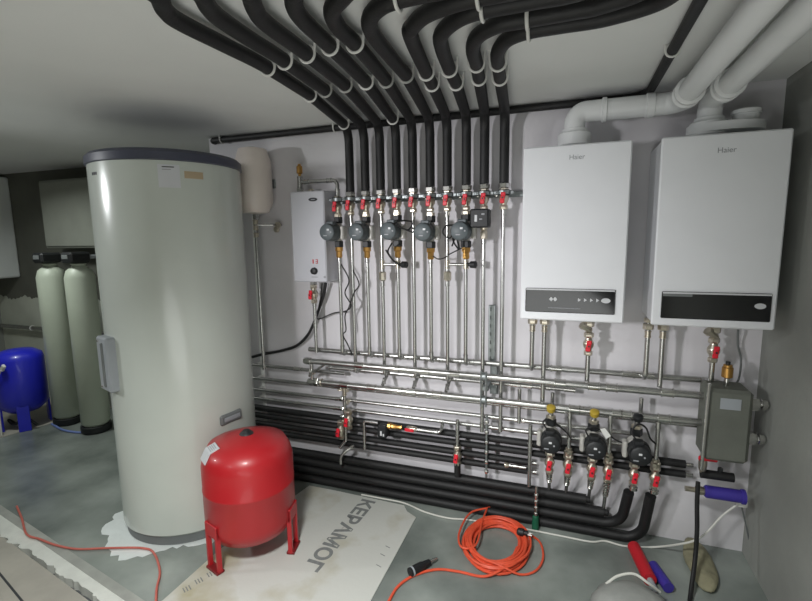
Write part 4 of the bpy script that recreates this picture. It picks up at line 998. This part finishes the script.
# black connector beside
a, b = G(409, 573, .02), G(437, 558, .02); d = b-a; L = d.length
t = thing('cable_connector', 'black cable connector with bright tip lying beside the orange cord tail', 'connector', a); 
MB().lathe(a, d, [(.010, 0), (.019, .004), (.019, L*.45), (.015, L*.5), (.013, L*.72), (.006, L*.76)], 16).build('body', 'pump_black', t)
MB().lathe(a, d, [(.0185, L*.08), (.0205, L*.09), (.0205, L*.13), (.0185, L*.14)], 16).build('light_ring', 'panel_grey', t); MB().lathe(a, d, [(.006, L*.74), (.007, L*.9), (.003, L)], 12).build('tip', 'chrome', t)
# orange cord lower left
lp = [(17, 508), (22, 520), (27, 536), (40, 541), (56, 547), (78, 551), (110, 550), (142, 550), (154, 555), (160, 573), (157, 590), (156, 606)]
CORD2 = 'dusty_cord'
t = thing('cord', 'orange cord crossing the floor edge in front of the tall tank', 'cord', G(80, 551)); MB().tube(spline([G(x, y)+V(0, 0, .010) for x, y in lp], 8), .0048, 8).build('cable', 'dusty_cord', t)
# white cable on the floor
lp = [(366, 489), (385, 494), (404, 503), (425, 512), (448, 518), (470, 520), (520, 526), (560, 531), (590, 535)]
pp = [G(x, y, .006) for x, y in lp]
for p in pp: p.y = min(p.y, -.150 if p.x > .3 else -.125)
pp += [G(605, 541, .006), G(625, 546, .006), G(655, 547, .008)]+[W(690, 542, -.2), W(706, 533, -.18), W(722, 516, -.15), W(738, 504, -.13)]
t = thing('cable', 'thin white cable trailing over the floor and up to the right corner', 'cable', pp[0]); MB().tube(spline(pp, 8), .0042, 7).build('cord', 'white_cable', t)
MB().box(W(742, 503, -.12), (.035, .03, .028), .004).build('junction_box', 'white_plastic', t)
# black cable hanging at the right
lp = [W(698, 482, -.24), W(697, 505, -.25), W(697, 530, -.27), W(695, 560, -.3), G(690, 600, .01), G(689, 630, .01)]
t = thing('cable', 'thick black cable hanging from the corner to the floor near right wall', 'cable', lp[0]); MB().tube(spline(lp, 8), .0085, 9).build('cord', 'black_rubber', t)
# red pipe lower right with blue end
a, b = G(632, 538, .03), G(650, 580, .03); a.y = min(a.y, -.16)
t = thing('insulated_pipe', 'red insulated pipe on the floor running out from the black bundle', 'insulated pipe', a); MB().tube([a, b], .026, 16).build('insulation', 'red_pipe', t)
d = (b-a).normalized(); MB().tube([b-d*.002, b+d*.05], .012, 12).build('pipe_end', 'panel_grey', t)
a2 = G(657, 574, .026); t = thing('insulated_pipe', 'blue pipe end beside the tip of the red pipe', 'insulated pipe', a2); MB().tube([a2+V(-.008, .05, 0), a2+V(.03, -.07, 0)], .022, 14).build('insulation', 'blue_cover', t)
# foam lump at the foot of the right wall
fc = (G(672, 548)+G(688, 574))/2; mb = MB(); 
mb.sphere((fc.x+.07, fc.y-.02, .02), .09, (.6, 1.9, .36), 28, 16)
for v in mb.v:
    k = 1+.12*math.sin(v.x*47)*math.sin(v.y*39+1)*math.cos(v.z*53); v.x = fc.x+.06+(v.x-fc.x-.06)*k; v.y = fc.y+(v.y-fc.y)*k; v.z = max(.002, v.z*k)
tag(mb.build('foam_lump', 'foam_filler', None, 60), 'yellowish lump of dried foam on the floor by the right wall', 'foam')
# grey bag at the bottom edge
bc = G(632, 626); mb = MB(); mb.sphere((bc.x, bc.y, .05), .12, (1.15, 1, .75), 32, 20)
for v in mb.v: 
    k = 1+.06*math.sin(v.x*61+v.y*23)*math.sin(v.y*57); v.x = bc.x+(v.x-bc.x)*k; v.y = bc.y+(v.y-bc.y)*k; v.z = max(.002, v.z)
t = thing('plastic_bag', 'grey plastic bag on the floor at the bottom picture edge', 'bag', (bc.x, bc.y, 0)); mb.build('bag', 'bag', t, 60)
MB().tube(spline([G(606, 584, .11), G(618, 576, .13), G(634, 574, .14), G(648, 583, .12), G(660, 592, .08)], 8), .005, 8).build('drawstring', 'white_cable', t)

# ------------------------------------------------------------------ loose cables on the wall
def wcable(pts, r, label, m='black_rubber'):
    t = thing('cable', label, 'cable', W(*pts[0])); MB().tube(spline([W(*p) for p in pts], 8), r, 8).build('cord', m, t); return t
wcable([(326, 283, -.05), (323, 297, -.04), (318, 312, -.03), (313, 325, -.03), (307, 336, -.035), (296, 346, -.03), (280, 351, -.02), (264, 354, -.02), (252, 357, -.03)], .0085, 'thick black cable sagging from the electric boiler towards the tall tank')
wcable([(322, 283, -.06), (321, 296, -.05), (319, 306, -.04), (317, 318, -.04), (322, 318, -.03), (334, 313, -.03), (346, 311, -.05), (351, 305, -.10), (345, 293, -.10), (349, 280, -.10), (341, 264, -.10)], .0035, 'thin black cable looping from the first pump to the electric boiler')
wcable([(353, 270, -.10), (359, 284, -.10), (354, 293, -.10), (349, 307, -.10), (345, 316, -.10), (346, 330, -.10), (343, 335, -.10), (348, 345, -.07), (352, 355, -.06)], .0035, 'thin black cable hanging between the first two upright pipes')
wcable([(392, 225, -.19), (400, 221, -.17), (412, 222, -.15), (408, 230, -.16), (398, 226, -.18), (412, 232, -.16), (420, 230, -.18)], .004, 'bundle of black cable tied between the middle and fourth pumps')
wcable([(392, 243, -.17), (388, 252, -.14), (394, 262, -.12), (386, 250, -.14), (391, 258, -.12), (400, 266, -.11)], .004, 'black cable ends hanging under the middle pump')
wcable([(456, 225, -.18), (446, 226, -.15), (443, 233, -.14), (450, 238, -.15), (455, 228, -.17), (453, 240, -.16), (459, 249, -.14), (456, 237, -.16), (452, 246, -.14)], .004, 'coiled black cable beside the last pump of the upper row')
wcable([(462, 248, -.12), (450, 254, -.10), (444, 258, -.10), (438, 259, -.10), (433, 256, -.10)], .003, 'thin dark cable strung between the fourth and last upper pumps')
wcable([(546, 428, -.20), (543, 422, -.18), (548, 419, -.18), (556, 424, -.17), (566, 432, -.16), (572, 440, -.16)], .0035, 'dark cable arching over the first black pump of the lower row')
wcable([(588, 436, -.2), (586, 430, -.18), (593, 427, -.18), (606, 433, -.17), (616, 440, -.16), (626, 444, -.16)], .0035, 'dark cable arching over the middle black pump of the lower row')
wcable([(637, 441, -.2), (632, 432, -.18), (638, 424, -.17), (646, 428, -.17), (650, 438, -.17), (656, 444, -.16)], .004, 'dark cable arching over the third black pump of the lower row')
wcable([(738, 330, -.05), (738, 345, -.03), (741, 360, -.03), (739, 378, -.04), (734, 386, -.08)], .004, 'grey cable hanging from the boiler at right down to the separator', 'socket_grey')

wcable([(742, 508, -.10), (748, 535, -.06), (752, 560, -.05), (758, 575, -.05), (768, 590, -.1)], .003, 'thin grey wire running from the white corner box down to the floor', 'socket_grey')
# ------------------------------------------------------------------ light
def area(name, loc, target, size, power, color=(1, 1, 1), spread=None):
    l = bpy.data.lights.new(name, 'AREA'); l.shape = 'DISK'; l.size = size; l.energy = power; l.color = color
    if spread: l.spread = spread
    o = bpy.data.objects.new(name, l); COL.objects.link(o); o.location = loc
    o.rotation_euler = (Vector(target)-Vector(loc)).to_track_quat('-Z', 'Y').to_euler(); return o
def spot(name, loc, target, power, angle, blend, rad, color=(1, 1, 1)):
    l = bpy.data.lights.new(name, 'SPOT'); l.energy = power; l.spot_size = math.radians(angle); l.spot_blend = blend; l.shadow_soft_size = rad; l.color = color
    o = bpy.data.objects.new(name, l); COL.objects.link(o); o.location = loc
    o.rotation_euler = (Vector(target)-Vector(loc)).to_track_quat('-Z', 'Y').to_euler(); return o
def point(name, loc, power, rad, color=(1, 1, 1)):
    l = bpy.data.lights.new(name, 'POINT'); l.energy = power; l.shadow_soft_size = rad; l.color = color
    o = bpy.data.objects.new(name, l); COL.objects.link(o); o.location = loc; return o
spot('work_lamp', (-1.0, -2.5, 1.45), (.10, 0, 1.02), 164, 52, 1.0, .10, (.985, .975, 1))
spot('side_work_lamp', (-2.9, -1.9, 1.78), (-1.4, -.45, 1.15), 60, 84, 1.0, .05, (.96, .99, 1))
area('ceiling_fill', (.35, -2.55, .6), (.4, -1.6, 2.0), 1.3, 9, (.98, 1, .985))  # added fill light out of view, aimed up to brighten the ceiling
area('floor_fill', (.05, -2.1, 1.985), (.05, -1.9, 0), .3, 33, (.98, 1, .985), math.radians(122))  # added downward fill for floor and sheet, not a fixture of the room
area('alcove_fill', (-2.9, -.55, 1.985), (-2.9, -.5, 0), .25, 8, (.95, 1, .965), math.radians(150))  # invented fill over the alcove, lifts softeners, blue tank and floor there
w = bpy.data.worlds.new('world'); SC.world = w; w.use_nodes = True
w.node_tree.nodes['Background'].inputs[0].default_value = (.8, .85, .85, 1); w.node_tree.nodes['Background'].inputs[1].default_value = 0.1
SC.view_settings.view_transform = 'Standard'; SC.view_settings.look = 'None'; SC.view_settings.gamma = 1; SC.view_settings.exposure = 0.12
SC.view_settings.use_curve_mapping = False
SC.cycles.use_denoising = True
SC.cycles.max_bounces = 6
